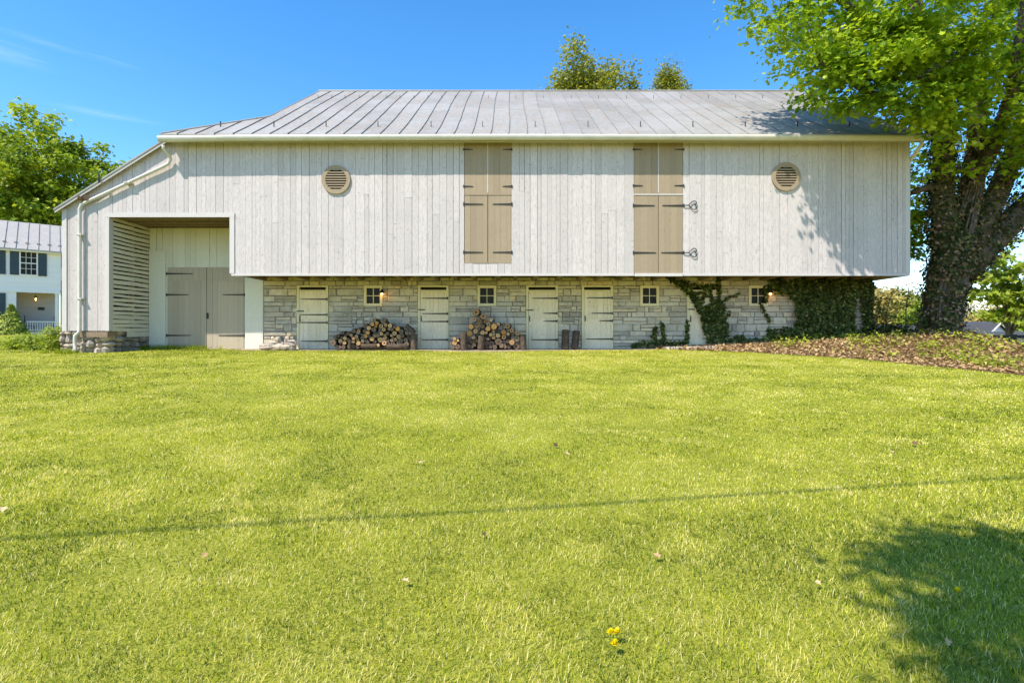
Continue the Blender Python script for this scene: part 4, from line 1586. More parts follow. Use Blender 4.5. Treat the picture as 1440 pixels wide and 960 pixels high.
def mreject(p):
    inb = (p[:, 0] < 12.5) & (p[:, 1] > 15.3) & (p[:, 2] < np.minimum(EAVE_Z + SL * (p[:, 1] - EAVE_Y), 10.9) + 0.25)
    ground_ = p[:, 2] < 2.9
    # keep the window round the forks open: little foliage in front of the trunk low down
    u = RNG.uniform(0, 1, len(p))
    low = (p[:, 2] < 5.3) & (p[:, 0] > 12.6) & (p[:, 0] < 17.0) & (p[:, 1] < 17.4) & (u < 0.86)
    win = (p[:, 2] > 5.0) & (p[:, 2] < 9.4) & (p[:, 0] > 12.2) & (p[:, 0] < 16.6) & (p[:, 1] > 12.8) & (p[:, 1] < 18.5) & (u < 0.5)
    return inb | ground_ | low | win


mells = [((12.8, 14.6, 11.2), (7.3, 3.6, 5.5), 8.5), ((17.5, 16.5, 11.5), (5.5, 4.5, 6.0), 4.2),
         ((13.2, 18.2, 5.0), (1.0, 1.0, 2.1), 1.1), ((17.0, 15.8, 5.6), (2.0, 1.4, 2.2), 0.9), ((13.0, 15.3, 6.6), (2.4, 1.3, 1.0), 0.6), ((10.2, 14.4, 7.5), (2.6, 0.9, 1.5), 1.5), ((15.6, 16.0, 4.5), (0.5, 0.4, 0.5), 0.07), ((14.6, 15.4, 7.2), (1.2, 0.9, 1.7), 0.9), ((15.3, 15.7, 5.8), (0.9, 0.6, 1.1), 0.9), ((13.2, 16.2, 5.4), (0.9, 0.4, 0.8), 0.35)]
maple = tree('maple_tree', 'huge maple with ivy clad trunk overhanging the right end of the barn', T(1336, 480), trunk, limbs, mells, 1150, 82, 0.28, 0.165, 'maple', reject=mreject, rtip=0.012, shell=0.35, flat=0.45)
# ivy on trunk and limbs
pts_, nrm_ = [], []
for lb, dens, zmax in ((trunk, 1500, 99), (limbs[0], 1000, 9.5), (limbs[1], 620, 7), (limbs[3], 480, 7), (limbs[4], 520, 8), (limbs[6], 120, 8), (limbs[5], 90, 9)):
    for (p, r), (q, s) in zip(lb[:-1], lb[1:]):
        p, q = Vector(p), Vector(q); ln = (q - p).length
        n = int(dens * ln * (r + s) * (1.0))
        d = (q - p).normalized(); u = d.orthogonal().normalized(); v = d.cross(u)
        for _ in range(n):
            f = random.random(); a = random.uniform(0, 6.283)
            if fbm(np.array([a * 1.6]), np.array([(p.z + f * ln) * 0.9]), 5, 3)[0] < 0.33: continue
            o_ = u * math.cos(a) + v * math.sin(a)
            rr_ = (r + (s - r) * f)
            c_ = p.lerp(q, f) + o_ * (rr_ + abs(random.gauss(0, 0.085)) + (random.uniform(0, 0.2) if random.random() < 0.07 else 0) + 0.01)
            if c_.z < float(ground(c_.x, c_.y)) + 0.02 or c_.z > zmax: continue
            pts_.append(c_); nrm_.append(o_)
n = len(pts_)
R = rots(n, np.array([tuple(q) for q in nrm_]) + np.array([0, 0, 0.35]), 0.42)
scatter('ivy', np.array([tuple(q) for q in pts_]), R, RNG.uniform(0.06, 0.13, n), IVY_V, IVY_F, np.clip(RNG.beta(1.5, 1.25, n), 0, 1), M['trunkivy'], maple)
mb = MB()                                        # ropes of old ivy stem on the bark
for i in range(34):
    a = random.uniform(2.8, 6.6); pts = []
    for (p, r) in trunk + limbs[1][1:3]:
        a += random.uniform(-0.22, 0.22)
        pts.append(Vector(p) + Vector((math.cos(a), math.sin(a), 0)) * (r * 1.02 + 0.015))
    mb.tube(pts, [random.uniform(0.015, 0.04)] * len(pts), 6, random.random(), caps=False)
mb.build('ivy_stems', M['bark'], maple)

# ---- trees behind


def simple_tree(name, label, px, base_py, Y, top_py, half_px, mat, ntips, per, size, spread, group=None, aspect=0.5, trunk_r=0.3, crown_low=0.35, shape='oval', lobes=5, flat=0.7, bark='bark', shell=0.4, zb=None):
    b = P(px, base_py, Y)
    b.z = float(ground(b.x, b.y)) if zb is None else zb
    top = P(px, top_py, Y).z
    hw = half_px / FPX * Y
    H = top - b.z
    tr = [(b + V(0, 0, -0.2), trunk_r * 1.25), (b + V(0, 0, 0.06 * H), trunk_r), (b + V(random.uniform(-.02, .02) * H, 0, 0.4 * H), trunk_r * 0.7), (b + V(0, 0, 0.72 * H), trunk_r * 0.32)]
    ells, limbs_ = [], []
    cz = b.z + H * (crown_low + (1 - crown_low) / 2); rz = H * (1 - crown_low) / 2
    ells.append(((b.x, b.y, cz), (hw * 0.62, hw * 0.62, rz * 0.9), 1.2))
    for i in range(lobes):
        a = 6.283 * i / lobes + random.uniform(-.4, .4)
        lz = cz + random.uniform(-0.5, 0.45) * rz
        c_ = V(b.x + math.cos(a) * hw * 0.5, b.y + math.sin(a) * hw * 0.5, lz)
        ells.append((tuple(c_), (hw * 0.48, hw * 0.48, rz * 0.42), 1.0))
        s_ = b + V(0, 0, H * random.uniform(0.25, 0.45))
        limbs_.append([(s_, trunk_r * 0.45), (s_.lerp(c_, 0.5) + V(0, 0, 0.03 * H), trunk_r * 0.28), (c_, trunk_r * 0.1)])
    return tree(name, label, b, tr, limbs_, ells, ntips, per, spread, size, mat, group, shape, None, 6, shell, 0.02, flat, bark=bark, tilt=0.7)


simple_tree('broadleaf_tree', 'dense green tree rising behind the white farmhouse', 32, 470, 50, 134, 134, 'leafmid', 540, 84, 0.40, 0.5, trunk_r=0.5, crown_low=0.15, lobes=11, shape='leaf')
simple_tree('broadleaf_tree', 'broad olive green treetop showing above the middle of the barn roof', 831, 470, 46, 68, 76, 'leafolive', 300, 40, 0.30, 0.36, trunk_r=0.4, crown_low=0.70, lobes=10, flat=1.2)
simple_tree('broadleaf_tree', 'small olive treetop above the roof, right of the broad one', 944, 470, 46, 82, 25, 'leafolive', 170, 40, 0.22, 0.34, trunk_r=0.25, crown_low=0.76, lobes=4, flat=1.2)
simple_tree('broadleaf_tree', 'yellow green spring tree beyond the black fence on the right', 1418, 470, 31, 322, 66, 'leafspring', 120, 28, 0.32, 0.24, trunk_r=0.16, crown_low=0.26, lobes=9, flat=0.22, shape='leaf')
BGT = [(1232, 84, 388, 26, 'leafgold', 'golden budding tree seen just right of the ivied wall'),
       (1262, 95, 384, 24, 'leafgold', 'taller golden budding tree between the barn and the maple trunk'),
       (1283, 100, 392, 20, 'leafbrown', 'bare brown twiggy tree behind the golden ones'),
       (1300, 76, 398, 22, 'leafspring', 'light green tree low beside the left edge of the maple trunk'),
       (1205, 105, 396, 26, 'leafgold', 'golden tree half hidden by the corner of the barn'),
       (1392, 90, 410, 30, 'leafgold', 'golden tree beyond the houses behind the fence'),
       (1442, 84, 424, 28, 'leafspring', 'light green tree beyond the houses at the far right'),
       (1480, 90, 415, 34, 'leafgold', 'golden tree past the right end of the black fence'),
       (1345, 100, 410, 30, 'leafbrown', 'bare brown tree hidden behind the maple trunk')]
for (px, Y, tp, hp_, mt, lab) in BGT:
    simple_tree('distant_tree', lab, px, 480, Y, tp, hp_, mt, 120, 42, 0.55, 0.75, 'trees far beyond the barn corner', trunk_r=0.22, crown_low=0.08, lobes=6, flat=0.9)
# the wood on the far slope that closes the view at eye level
n = 5200
a = RNG.uniform(0, 1, n)
xw = RNG.uniform(20, 190, n); yw = 118 + RNG.normal(0, 4, n) + 0.1 * xw
hw_ = 5.0 + 4.0 * fbm(xw * 0.09, yw * 0, 31, 3)
zw = ground(xw, yw) + RNG.uniform(0, 1, n) * hw_
pos = np.repeat(np.stack([xw, yw, zw], 1), 6, 0) + RNG.normal(0, 0.8, (n * 6, 3))
tag(scatter('far_woods', pos, rots(len(pos), (0, -0.5, 1), 0.8), RNG.uniform(0.6, 1.1, len(pos)), OVAL_V, OVAL_F, np.repeat(fbm(xw * .2, zw * .3, 8, 3), 6), M['leafgold']), 'far golden woods closing the view behind the houses', kind='stuff')

# trees outside the frame whose shade falls on the lawn
simple_tree('shade_tree', 'tree left of the picture shading the grass by the barn corner', -640, 470, 9.6, 60, 190, 'leafmid', 120, 60, 0.2, 0.4, trunk_r=0.2, crown_low=0.5, lobes=5)


def shadow_spot(x, y, t):
    g_ = float(ground(x, y))
    p = Vector((x, y, g_)) - LIGHT * t
    return p


tb = V(-3.5, -7.5, float(ground(-3.5, -7.5)))
SPOTS = [(2.85, 3.5, .42, .16), (3.4, 3.45, .5, .2), (2.45, 3.25, .34, .14), (2.5, 2.85, .34, .14), (2.1, 2.72, .30, .12), (2.3, 2.4, .42, .16), (3.0, 2.75, .4, .18), (3.6, 2.7, .6, .4), (2.95, 2.2, .5, .25), (2.05, 2.1, .4, .15), (3.8, 1.6, 1.0, .6), (2.75, 3.1, .3, .1)]
cs = [(shadow_spot(a, b, 7.4 + 0.5 * random.random()), c, d) for a, b, c, d in SPOTS]
hub = tb + V(0.1, 0.1, 4.3)
lim = [[(hub, 0.20), (hub.lerp(cs[7][0], 0.6) + V(0, 0, 0.5), 0.12), (cs[7][0], 0.06)]]
lim += [[(cs[7][0].lerp(hub, 0.25 * random.random()), 0.05), (cs[7][0].lerp(c, 0.5) + V(0, 0, 0.2), 0.035), (c, 0.015)] for c, a, b in cs if c is not cs[7][0]]
tree('shade_tree', 'tree behind the viewer whose branches shade the near right lawn', tb, [(tb, 0.34), (tb + V(0, 0, 2), 0.27), (hub, 0.22)], lim,
     [(tuple(c), (a, b, 0.22), 0.3 + 2.2 * a * b + a) for c, a, b in cs], 165, 30, 0.12, 0.085, 'leafmid')
# overhead cable whose thin shadow crosses the lawn
a_, b_ = ghit(40, 757), ghit(1440, 671)
pts = []
for i in range(-6, 22):
    f = i / 14
    g_ = a_.lerp(b_, f)
    g_.z = float(ground(g_.x, g_.y))
    s_ = g_ - LIGHT * (8.6 + 0.10 * (f - 0.5) ** 2 * 4)
    pts.append(s_)
q = MB(); q.tube(pts, 0.020, 8)
tag(q.build('overhead_cable', M['rubber']), 'black overhead cable strung across above the lawn', 'cable')

# ------------------------------------------------------------------ ivy on the wall


def in_poly(x, y, poly):
    c = np.zeros(len(x), bool)
    n = len(poly)
    for i in range(n):
        (x0, y0), (x1, y1) = poly[i], poly[(i + 1) % n]
        cond = ((y0 > y) != (y1 > y)) & (x < (x1 - x0) * (y - y0) / (y1 - y0 + 1e-9) + x0)
        c ^= cond
    return c


def ivy_patch(polys, vines, n_per, depth, size, ybase=YW):
    """leaf points on the wall inside outlines (photo pixels on the wall plane) and along vines"""
    P_, Nn = [], []
    for poly, dens, dp in polys:
        xs = [p[0] for p in poly]; ys = [p[1] for p in poly]
        area = (max(xs) - min(xs)) * (max(ys) - min(ys))
        n = int(area * dens)
        x = RNG.uniform(min(xs), max(xs), n); y = RNG.uniform(min(ys), max(ys), n)
        wob = 3.0 * (fbm(x * 0.12, y * 0.12, 77, 3) - 0.5)
        k_ = in_poly(x + wob * 1.6, y + wob, poly) & (fbm(x * 0.22, y * 0.22, 12, 3) > 0.30)
        x, y = x[k_], y[k_]
        bulge = fbm(x * 0.10, y * 0.10, 50, 3)
        d = 0.03 + dp * bulge * RNG.uniform(0.55, 1.0, len(x))
        P_.append(np.stack([(x - 720) / FPX * YW, ybase - d, EYE + (HOR - y) / FPX * YW], 1))
    for vn, per, jit in vines:
        for (p, q) in zip(vn[:-1], vn[1:]):
            ln = math.dist(p, q); n = max(1, int(ln * per))
            f = RNG.uniform(0, 1, n)
            x = p[0] + (q[0] - p[0]) * f + RNG.normal(0, jit, n); y = p[1] + (q[1] - p[1]) * f + RNG.normal(0, jit, n)
            P_.append(np.stack([(x - 720) / FPX * YW, ybase - 0.03 - RNG.uniform(0, 0.07, n), EYE + (HOR - y) / FPX * YW], 1))
    pos = np.concatenate(P_)
    gz = ground(pos[:, 0], pos[:, 1]) + 0.03
    pos[:, 2] = np.maximum(pos[:, 2], gz)
    return pos


def ivy(label, polys, vines, size=0.095):
    pos = ivy_patch(polys, vines, 0, 0, size)
    c = pos.mean(0)
    t = thing('ivy_plant', label, 'ivy', (c[0], YW - 0.1, float(ground(c[0], YW))))
    n = len(pos)
    R = rots(n, (0, -0.8, 0.55), 0.5)
    scatter('leaves', pos, R, size * RNG.uniform(0.6, 1.25, n), IVY_V, IVY_F, np.clip(RNG.beta(1.5, 2.2, n), 0, 1), M['ivy'], t)
    mb = MB()
    for vn, per, jit in vines:
        pts = [P(a, b, YW) - V(0, 0.05, 0) for a, b in vn]
        if len(pts) > 1: mb.tube(pts, 0.012, 5)
    if vines: mb.build('stem', M['bark'], t)
    return t


def r7(*pp): return [(1080 + a / 6, 380 + b / 6) for a, b in pp]
def r6(*pp): return [(930 + a / 7.2, 380 + b / 7.2) for a, b in pp]
def r4(*pp): return [(880 + a / 4.235, 360 + b / 4.235) for a, b in pp]


ivy('thick dark ivy mass covering the right end of the stone wall',
    [(r7((90, 95), (200, 66), (500, 62), (800, 66), (850, 90), (852, 180), (780, 175), (720, 240), (690, 330), (700, 430), (720, 480), (770, 590), (650, 610), (400, 610), (180, 600), (190, 520), (230, 450), (205, 370), (212, 290), (160, 220), (60, 170)), 1.5, 0.42),
     (r7((770, 170), (850, 90), (872, 240), (870, 420), (900, 520), (900, 600), (770, 600), (780, 480), (770, 300)), 1.1, 0.25),
     (r7((0, 500), (180, 480), (230, 450), (260, 610), (0, 610)), 0.6, 0.2)],
    [(r6((1060, 60), (1110, 120), (1160, 170), (1260, 190)), 5, 2.0), (r6((1040, 200), (1110, 180), (1250, 200)), 7, 2.6), (r6((1060, 200), (1050, 330)), 3.5, 1.2), (r6((1000, 340), (1040, 440), (1090, 520)), 2.6, 0.8), (r6((1150, 80), (1260, 120)), 6, 2.4)])
ivy('ivy climbing over the fifth stall door and onto the beam above',
    [(r6((395, 380), (470, 345), (555, 295), (620, 350), (605, 450), (660, 570), (640, 740), (450, 740), (425, 620), (385, 500)), 1.2, 0.28), (r6((295, 200), (345, 240), (380, 330), (400, 420), (375, 450), (340, 370), (305, 270)), 1.2, 0.2)],
    [(r6((80, 70), (170, 140), (265, 215), (330, 330)), 5.5, 1.7), (r6((70, 60), (150, 100), (230, 120), (275, 165)), 4.5, 1.6), (r6((275, 160), (430, 165), (560, 160)), 3.5, 1.2), (r6((575, 60), (575, 200), (578, 300)), 4.5, 1.0),
     (r6((440, 165), (430, 260), (400, 340)), 3.5, 1.2), (r6((490, 170), (490, 250), (510, 330)), 3.5, 1.2), (r6((600, 330), (690, 268), (740, 262), (780, 225)), 2.2, 0.5), (r6((640, 480), (690, 420)), 2.0, 0.5), (r6((400, 220), (360, 250)), 3, 1.5)])
ivy('low ivy sprigs creeping along the foot of the stone wall',
    [(r6((-60, 745), (0, 725), (120, 740), (240, 700), (280, 745)), 0.5, 0.2), (r6((640, 700), (800, 690), (900, 700), (1010, 690), (1100, 650), (1200, 640), (1200, 745), (640, 745)), 0.5, 0.25)],
    [(r4((170, 510), (165, 470), (175, 430)), 5, 1.5), (r4((225, 510), (220, 450), (210, 400)), 4, 1.2), (r6((250, 740), (258, 620), (255, 510)), 4, 0.9), (r6((1075, 690), (1085, 640), (1075, 580)), 4, 1.2),
     (r6((720, 700), (760, 670), (830, 690)), 3, 1.5), (r4((30, 540), (100, 520), (250, 520), (360, 525)), 4, 1.6)])

# ------------------------------------------------------------------ bed: dead leaves, ground cover, saplings
n = 60000
x = RNG.uniform(EX[0], 21, n); y = RNG.uniform(8, 20.5, n)
k_ = in_bed(x, y + RNG.normal(0, 0.16, n)) & ~((x < 12.0) & (y > 17.9))
x, y = x[k_], y[k_]
pos = np.stack([x, y, ground(x, y) + 0.012 + RNG.uniform(0, 0.05, len(x))], 1)
pt = fbm(x * 0.8, y * 0.8, 5, 3)
tag(scatter('leaf_litter', pos, rots(len(x), (0, 0, 1), 0.5), RNG.uniform(0.045, 0.11, len(x)), LEAF_V, LEAF_F, np.clip(0.5 * pt + 0.6 * RNG.uniform(0, 1, len(x)) - 0.05, 0, 1), M['litter']), 'brown dead leaves strewn over the bed in front of the ivy', kind='stuff')
n = 1150
x = RNG.uniform(4.0, 19, n); y = RNG.uniform(11, 19, n)
dens = sm(6.2, 9.5, x) * sm(0.6, 1.7, y - bed_edge(x)) * (fbm(x * 0.7, y * 0.7, 44, 3) > 0.40)
k_ = (RNG.uniform(0, 1, n) < dens) & ~((x < 11.9) & (y > 17.7)) & ((x - 13.8) ** 2 + (y - 17.2) ** 2 > 1.4)
x, y = x[k_], y[k_]
h_ = RNG.uniform(0.03, 0.17, len(x))
tips = np.stack([x, y, ground(x, y) + h_], 1)
pos, R, sz, ti = leaves_at(tips, 16, 0.11, 0.09, 0.6)
pos[:, 2] = np.maximum(pos[:, 2], ground(pos[:, 0], pos[:, 1]) + 0.02)
tag(scatter('ground_cover', pos, R, sz, OVAL_V, OVAL_F, ti, M['cover']), 'low yellow green plants spreading through the leaf bed', kind='stuff')


def sapling(label, px, base, top_py, Y, hw, nl, mat='ivy', lean_=0.1):
    b = P(px, base, Y); b.z = float(ground(b.x, b.y))
    tp = P(px, top_py, Y); tp.x += lean_
    H = tp.z - b.z
    mid_ = b.lerp(tp, 0.5) + V(-lean_ * 0.5, 0, 0)
    tips = [(b.x + random.gauss(0, 1) * hw * (0.5 + 0.5 * f) + lean_ * f, b.y + random.gauss(0, 1) * hw * 0.6, b.z + H * f) for f in [random.uniform(0.3, 1) for _ in range(nl)]]
    t = thing('sapling', label, 'sapling', b)
    mb = MB(); mb.tube([b, mid_, tp], [0.025, 0.018, 0.008], 6)
    grow(mb, [(b.lerp(mid_, f), 0.02) for f in (0.5, 0.8)] + [(mid_.lerp(tp, f), 0.015) for f in (0, .25, .5, .75, 1)], tips, 0.005, 4)
    mb.build('stem', M['bark'], t)
    pos, R, sz, ti = leaves_at(tips, 7, 0.08, 0.11, 0.6)
    scatter('leaves', pos, R, sz, OVAL_V, OVAL_F, ti * 0.8, M[mat], t)


sapling('slender leafy sapling between the ivy and the maple trunk', 1274, 476, 402, 17.6, 0.24, 30, 'leafmid')
sapling('short leafy sapling beside the ivied wall end', 1231, 476, 418, 17.4, 0.22, 34, 'ivy')
sapling('thin bare sapling leaning right of the ivied wall', 1246, 476, 408, 18.2, 0.10, 5, 'ivy', 0.25)
sapling('low sprouting sapling at the left foot of the maple', 1292, 478, 446, 17.0, 0.22, 22, 'ivy')
# brushwood on the right of the maple trunk
for j, (px, py, Y, lab) in enumerate(((1392, 482, 17.8, 'dark low bush right of the maple trunk'), (1250, 476, 17.7, 'low dark ivy bush between the wall end and the maple'))):
    b = P(px, py, Y); b.z = float(ground(b.x, b.y))
    t = thing('bush', lab, 'bush', b)
    tips = ell_points(46, (b.x, b.y, b.z + 0.12), (0.7, 0.45, 0.18), 0.2)
    mb = MB(); grow(mb, [(b, 0.03)], [tuple(q) for q in tips], 0.006, 4); mb.build('stem', M['bark'], t)
    pos, R, sz, ti = leaves_at(tips, 26, 0.13, 0.09, 0.7)
    pos[:, 2] = np.maximum(pos[:, 2], ground(pos[:, 0], pos[:, 1]) + 0.02)
    scatter('leaves', pos, R, sz, IVY_V, IVY_F, ti * 0.9, M['trunkivy'], t)

# weeds by the foundation on the left
for j, (px, py, Y, hwx, hh, lab, mt) in enumerate(((58, 490, 17.2, 0.6, 0.5, 'bright green shrub beside the rubble foundation', 'leafspring'), (82, 490, 16.9, 0.35, 0.75, 'upright green shrub against the barn corner', 'leafspring'), (28, 488, 17.6, 0.5, 0.4, 'low green shrub left of the others by the barn', 'leafmid'))):
    b = P(px, py, Y); b.z = float(ground(b.x, b.y))
    t = thing('shrub', lab, 'shrub', b, 'shrubs beside the barn corner')
    tips = ell_points(70, (b.x, b.y, b.z + hh * 0.5), (hwx, 0.45, hh * 0.55), 0.15)
    mb = MB(); grow(mb, [(b, 0.03)], [tuple(q) for q in tips], 0.006, 4); mb.build('stem', M['bark'], t)
    pos, R, sz, ti = leaves_at(tips, 26, 0.09, 0.085, 0.9)
    pos[:, 2] = np.maximum(pos[:, 2], ground(pos[:, 0], pos[:, 1]) + 0.02)
    scatter('leaves', pos, R, sz, OVAL_V, OVAL_F, ti, M[mt], t)
t = thing('plant', 'thin weed growing before the taupe double doors', 'weed', ghit(281, 490))
b = ghit(281, 490)
tips = [(b.x + random.gauss(0, .06), b.y + random.gauss(0, .05), b.z + random.uniform(0.05, 0.22)) for _ in range(14)]
mb = MB(); grow(mb, [(b, 0.01)], tips, 0.003, 4); mb.build('stem', M['spruce'], t)
pos, R, sz, ti = leaves_at(tips, 5, 0.03, 0.07, 1); scatter('leaves', pos, R, sz, OVAL_V, OVAL_F, ti, M['leafspring'], t)

# ------------------------------------------------------------------ farmhouse on the left
HB = V((84 - 720) / FPX * 37, 37, 0)
HU = V(0.76, 0.65, 0).normalized(); HN = V(HU.y, -HU.x, 0)        # along the front, out of the front
HZ = 0.40


def Hp(s, d, z): return HB + HU * s - HN * d + V(0, 0, z)


house = thing('farmhouse', 'white clapboard farmhouse with dark blue shutters and a corner porch', 'house', Hp(0, 0, HZ))
EZ = 6.15


def hbox(mb, s0, s1, d0, d1, z0, z1, tint=0.3):
    mb.hexa([Hp(s0, d0, z0), Hp(s1, d0, z0), Hp(s1, d1, z0), Hp(s0, d1, z0), Hp(s0, d0, z1), Hp(s1, d0, z1), Hp(s1, d1, z1), Hp(s0, d1, z1)], tint)


mb = MB()
PS = (-2.2, -0.12)                              # porch opening along the front
PZ = 3.25


def clap(mb, s0, s1, d, z0, z1, st=0.16):
    z = z0
    while z < z1 - 0.01:
        t_ = min(z + st, z1)
        q = [Hp(s0, d - 0.03, z), Hp(s1, d - 0.03, z), Hp(s1, d + 0.05, z), Hp(s0, d + 0.05, z), Hp(s0, d - 0.006, t_), Hp(s1, d - 0.006, t_), Hp(s1, d + 0.05, t_), Hp(s0, d + 0.05, t_)]
        mb.hexa(q, random.random() * 0.4)
        z = t_


clap(mb, -9, 0, 0, PZ + 0.22, EZ)
clap(mb, -9, PS[0], 0, HZ, PZ + 0.22)
hbox(mb, -9, -0.02, 0.05, 6.9, HZ + 2.9, EZ)
hbox(mb, -9, -0.02, 1.76, 6.9, HZ, HZ + 2.9)
# gable end
mb.add([Hp(0, 0, EZ), Hp(0, 6.9, EZ), Hp(0, 3.45, EZ + 2.1), Hp(-9, 0, EZ), Hp(-9, 6.9, EZ), Hp(-9, 3.45, EZ + 2.1)], [(0, 1, 2), (3, 5, 4)])
mb.build('wall', M['housewhite'], house)
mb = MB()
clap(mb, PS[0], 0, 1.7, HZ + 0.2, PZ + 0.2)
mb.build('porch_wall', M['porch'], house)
mb = MB()
hbox(mb, PS[0], -0.02, -0.04, 1.7, HZ, HZ + 0.2); hbox(mb, -9, 0.03, -0.06, -0.032, PZ, PZ + 0.22); hbox(mb, -0.03, 0.06, -0.05, 0.1, PZ + .222, EZ - 0.1)
hbox(mb, -9, 0.05, -0.32, -0.035, EZ - 0.22, EZ - 0.05)
mb.build('trim', M['housewhite'], house)
mb = MB()
rf_ = [Hp(-9.2, -0.38, EZ - 0.05), Hp(0.28, -0.38, EZ - 0.05), Hp(0.28, 3.45, EZ + 2.28), Hp(-9.2, 3.45, EZ + 2.28)]
rb_ = [Hp(0.28, 7.28, EZ - 0.05), Hp(-9.2, 7.28, EZ - 0.05), Hp(-9.2, 3.45, EZ + 2.28), Hp(0.28, 3.45, EZ + 2.28)]
slab(mb, rf_, 0.1); slab(mb, rb_, 0.1)
for i in range(17):
    s = 0.02 - i * 0.56
    a, b = Hp(s, -0.37, EZ - 0.04), Hp(s, 3.4, EZ + 2.25)
    hw = HU * 0.012; upv = V(0, 0, 0.05)
    mb.hexa([a - hw, a + hw, b + hw, b - hw, a - hw + upv, a + hw + upv, b + hw + upv, b - hw + upv], 0.5, 1)
    c_ = Hp(s, 0.3, EZ + 0.38)
    mb.obox(c_ + V(0, 0, 0.05), HU * 0.10, HN * 0.03, V(0, 0, 0.03), 0.5, 1)
hr = mb.build('roof', [M['houseroof'], M['seam']], house)


def hwin(s0, s1, z0, z1, sh=True):
    q = MB()
    f = 0.07
    hbox(q, s0 - f, s0, -0.07, 0.0, z0 - f, z1 + f); hbox(q, s1, s1 + f, -0.07, 0.0, z0 - f, z1 + f); hbox(q, s0, s1, -0.07, 0.0, z1, z1 + f); hbox(q, s0, s1, -0.08, 0.0, z0 - f, z0)
    o = q.build('window', M['housewhite'], house)
    q = MB(); hbox(q, s0, s1, -0.040, -0.035, z0, z1); q.build('pane', M['glass'], o)
    q = MB(); zm = (z0 + z1) / 2
    hbox(q, s0, s1, -0.062, -0.042, zm - 0.03, zm + 0.03)
    for i in (1, 2):
        ss = s0 + (s1 - s0) * i / 3; hbox(q, ss - .012, ss + .012, -0.055, -0.042, z0, zm - 0.03); hbox(q, ss - .012, ss + .012, -0.055, -0.042, zm + .03, z1)
    for zz in ((z0 + zm) / 2, (zm + z1) / 2): hbox(q, s0, s1, -0.053, -0.0425, zz - .012, zz + .012)
    q.build('sash', M['housewhite'], o)
    if sh:
        for (a, b) in ((s0 - f - 0.46, s0 - f - 0.02), (s1 + f + 0.02, s1 + f + 0.46)):
            q = MB(); hbox(q, a, b, -0.075, -0.035, z0 - 0.06, z1 + 0.06)
            for zz in (z0, (z0 + z1) / 2, z1): hbox(q, a + .04, b - .04, -0.085, -0.076, zz - 0.04, zz + 0.04)
            q.build('shutter', M['shutterblue'], house)


hwin(-1.98, -1.20, 4.45, 5.95)
hwin(-4.02, -3.24, 4.45, 5.95)
hwin(-4.02, -3.24, 1.6, 3.1)
mb = MB(); c_ = Hp(-0.14, 0.1, 0)
mb.tube([c_ + V(0, 0, HZ + .2), c_ + V(0, 0, HZ + .3), c_ + V(0, 0, HZ + .32), c_ + V(0, 0, PZ - .1), c_ + V(0, 0, PZ - .08), c_ + V(0, 0, PZ)], [.16, .16, .125, .105, .15, .15], 14)
mb.build('porch_column', M['housewhite'], house, False)
mb = MB()
hbox(mb, -1.7, -0.26, 0.02, 0.07, HZ + 0.88, HZ + 0.94); hbox(mb, -1.7, -0.26, 0.025, 0.065, HZ + 0.3, HZ + 0.35)
s = -1.66
while s < -0.27:
    hbox(mb, s, s + 0.035, 0.03, 0.06, HZ + 0.351, HZ + 0.879); s += 0.125
mb.build('porch_railing', M['housewhite'], house)
mb = MB(); c_ = Hp(-1.25, 0.9, PZ - 0.38)
mb.tube([c_ + V(0, 0, .42), c_ + V(0, 0, .2)], 0.012, 6); mb.tube([c_ + V(0, 0, .14), c_ + V(0, 0, .22)], [.11, .03], 8); mb.tube([c_ + V(0, 0, -.14), c_ + V(0, 0, -.12)], .08, 8)
for a in range(4): mb.tube([c_ + V(.08 * math.cos(a * 1.57), .08 * math.sin(a * 1.57), -.12), c_ + V(.08 * math.cos(a * 1.57), .08 * math.sin(a * 1.57), .14)], 0.01, 4)
ln_ = mb.build('porch_lantern', M['iron'], house)
mb = MB(); mb.tube([c_ + V(0, 0, -.1), c_ + V(0, 0, 0), c_ + V(0, 0, .08)], [.03, .045, .02], 8); mb.build('bulb', M['bulb'], ln_)
mb = MB(); hbox(mb, -1.15, -0.8, 1.62, 1.66, HZ + 1.75, HZ + 1.95); mb.build('name_plate', M['iron'], house)
# rear wing
mb = MB()
clap(mb, 0.1, 7, 2.6, HZ, 3.4); clap(mb, 0.1, 7, 4.2, 3.2, 5.6)
hbox(mb, 0.1, 7, 4.26, 8, HZ, 5.5)
wg = mb.build('rear_wing', M['housewhite'], house)
mb = MB(); slab(mb, [Hp(0.06, 2.2, 3.3), Hp(7.2, 2.2, 3.3), Hp(7.2, 4.19, 4.5), Hp(0.06, 4.19, 4.5)], 0.08); slab(mb, [Hp(0.06, 3.9, 5.5), Hp(7.2, 3.9, 5.5), Hp(7.2, 6.2, 7.0), Hp(0.06, 6.2, 7.0)], 0.08)
mb.build('wing_roof', M['shingle'], wg)
# porch chairs
for i, s in enumerate((-1.55, -0.55)):
    c_ = Hp(s, 0.75, HZ + 0.2)
    t = thing('porch_chair', 'dark porch chair behind the railing, %s the lantern' % ('left of' if i == 0 else 'right of'), 'chair', c_, 'chairs on the farmhouse porch')
    q = MB(); q.obox(c_ + V(0, 0, 0.42), HU * 0.26, HN * 0.24, V(0, 0, 0.025)); q.build('seat', M['iron'], t)
    q = MB()
    sd_ = -1 if i == 0 else 1
    q.obox(c_ + V(0, 0, 0.78) + HU * 0.26 * sd_, HU * 0.02, HN * 0.24, V(0, 0, 0.34)); q.build('backrest', M['iron'], t)
    for a in (-1, 1):
        for b in (-1, 1):
            q = MB(); q.obox(c_ + HU * 0.22 * a + HN * 0.2 * b + V(0, 0, 0.2), HU * .02, HN * .02, V(0, 0, .198)); q.build('leg', M['iron'], t)
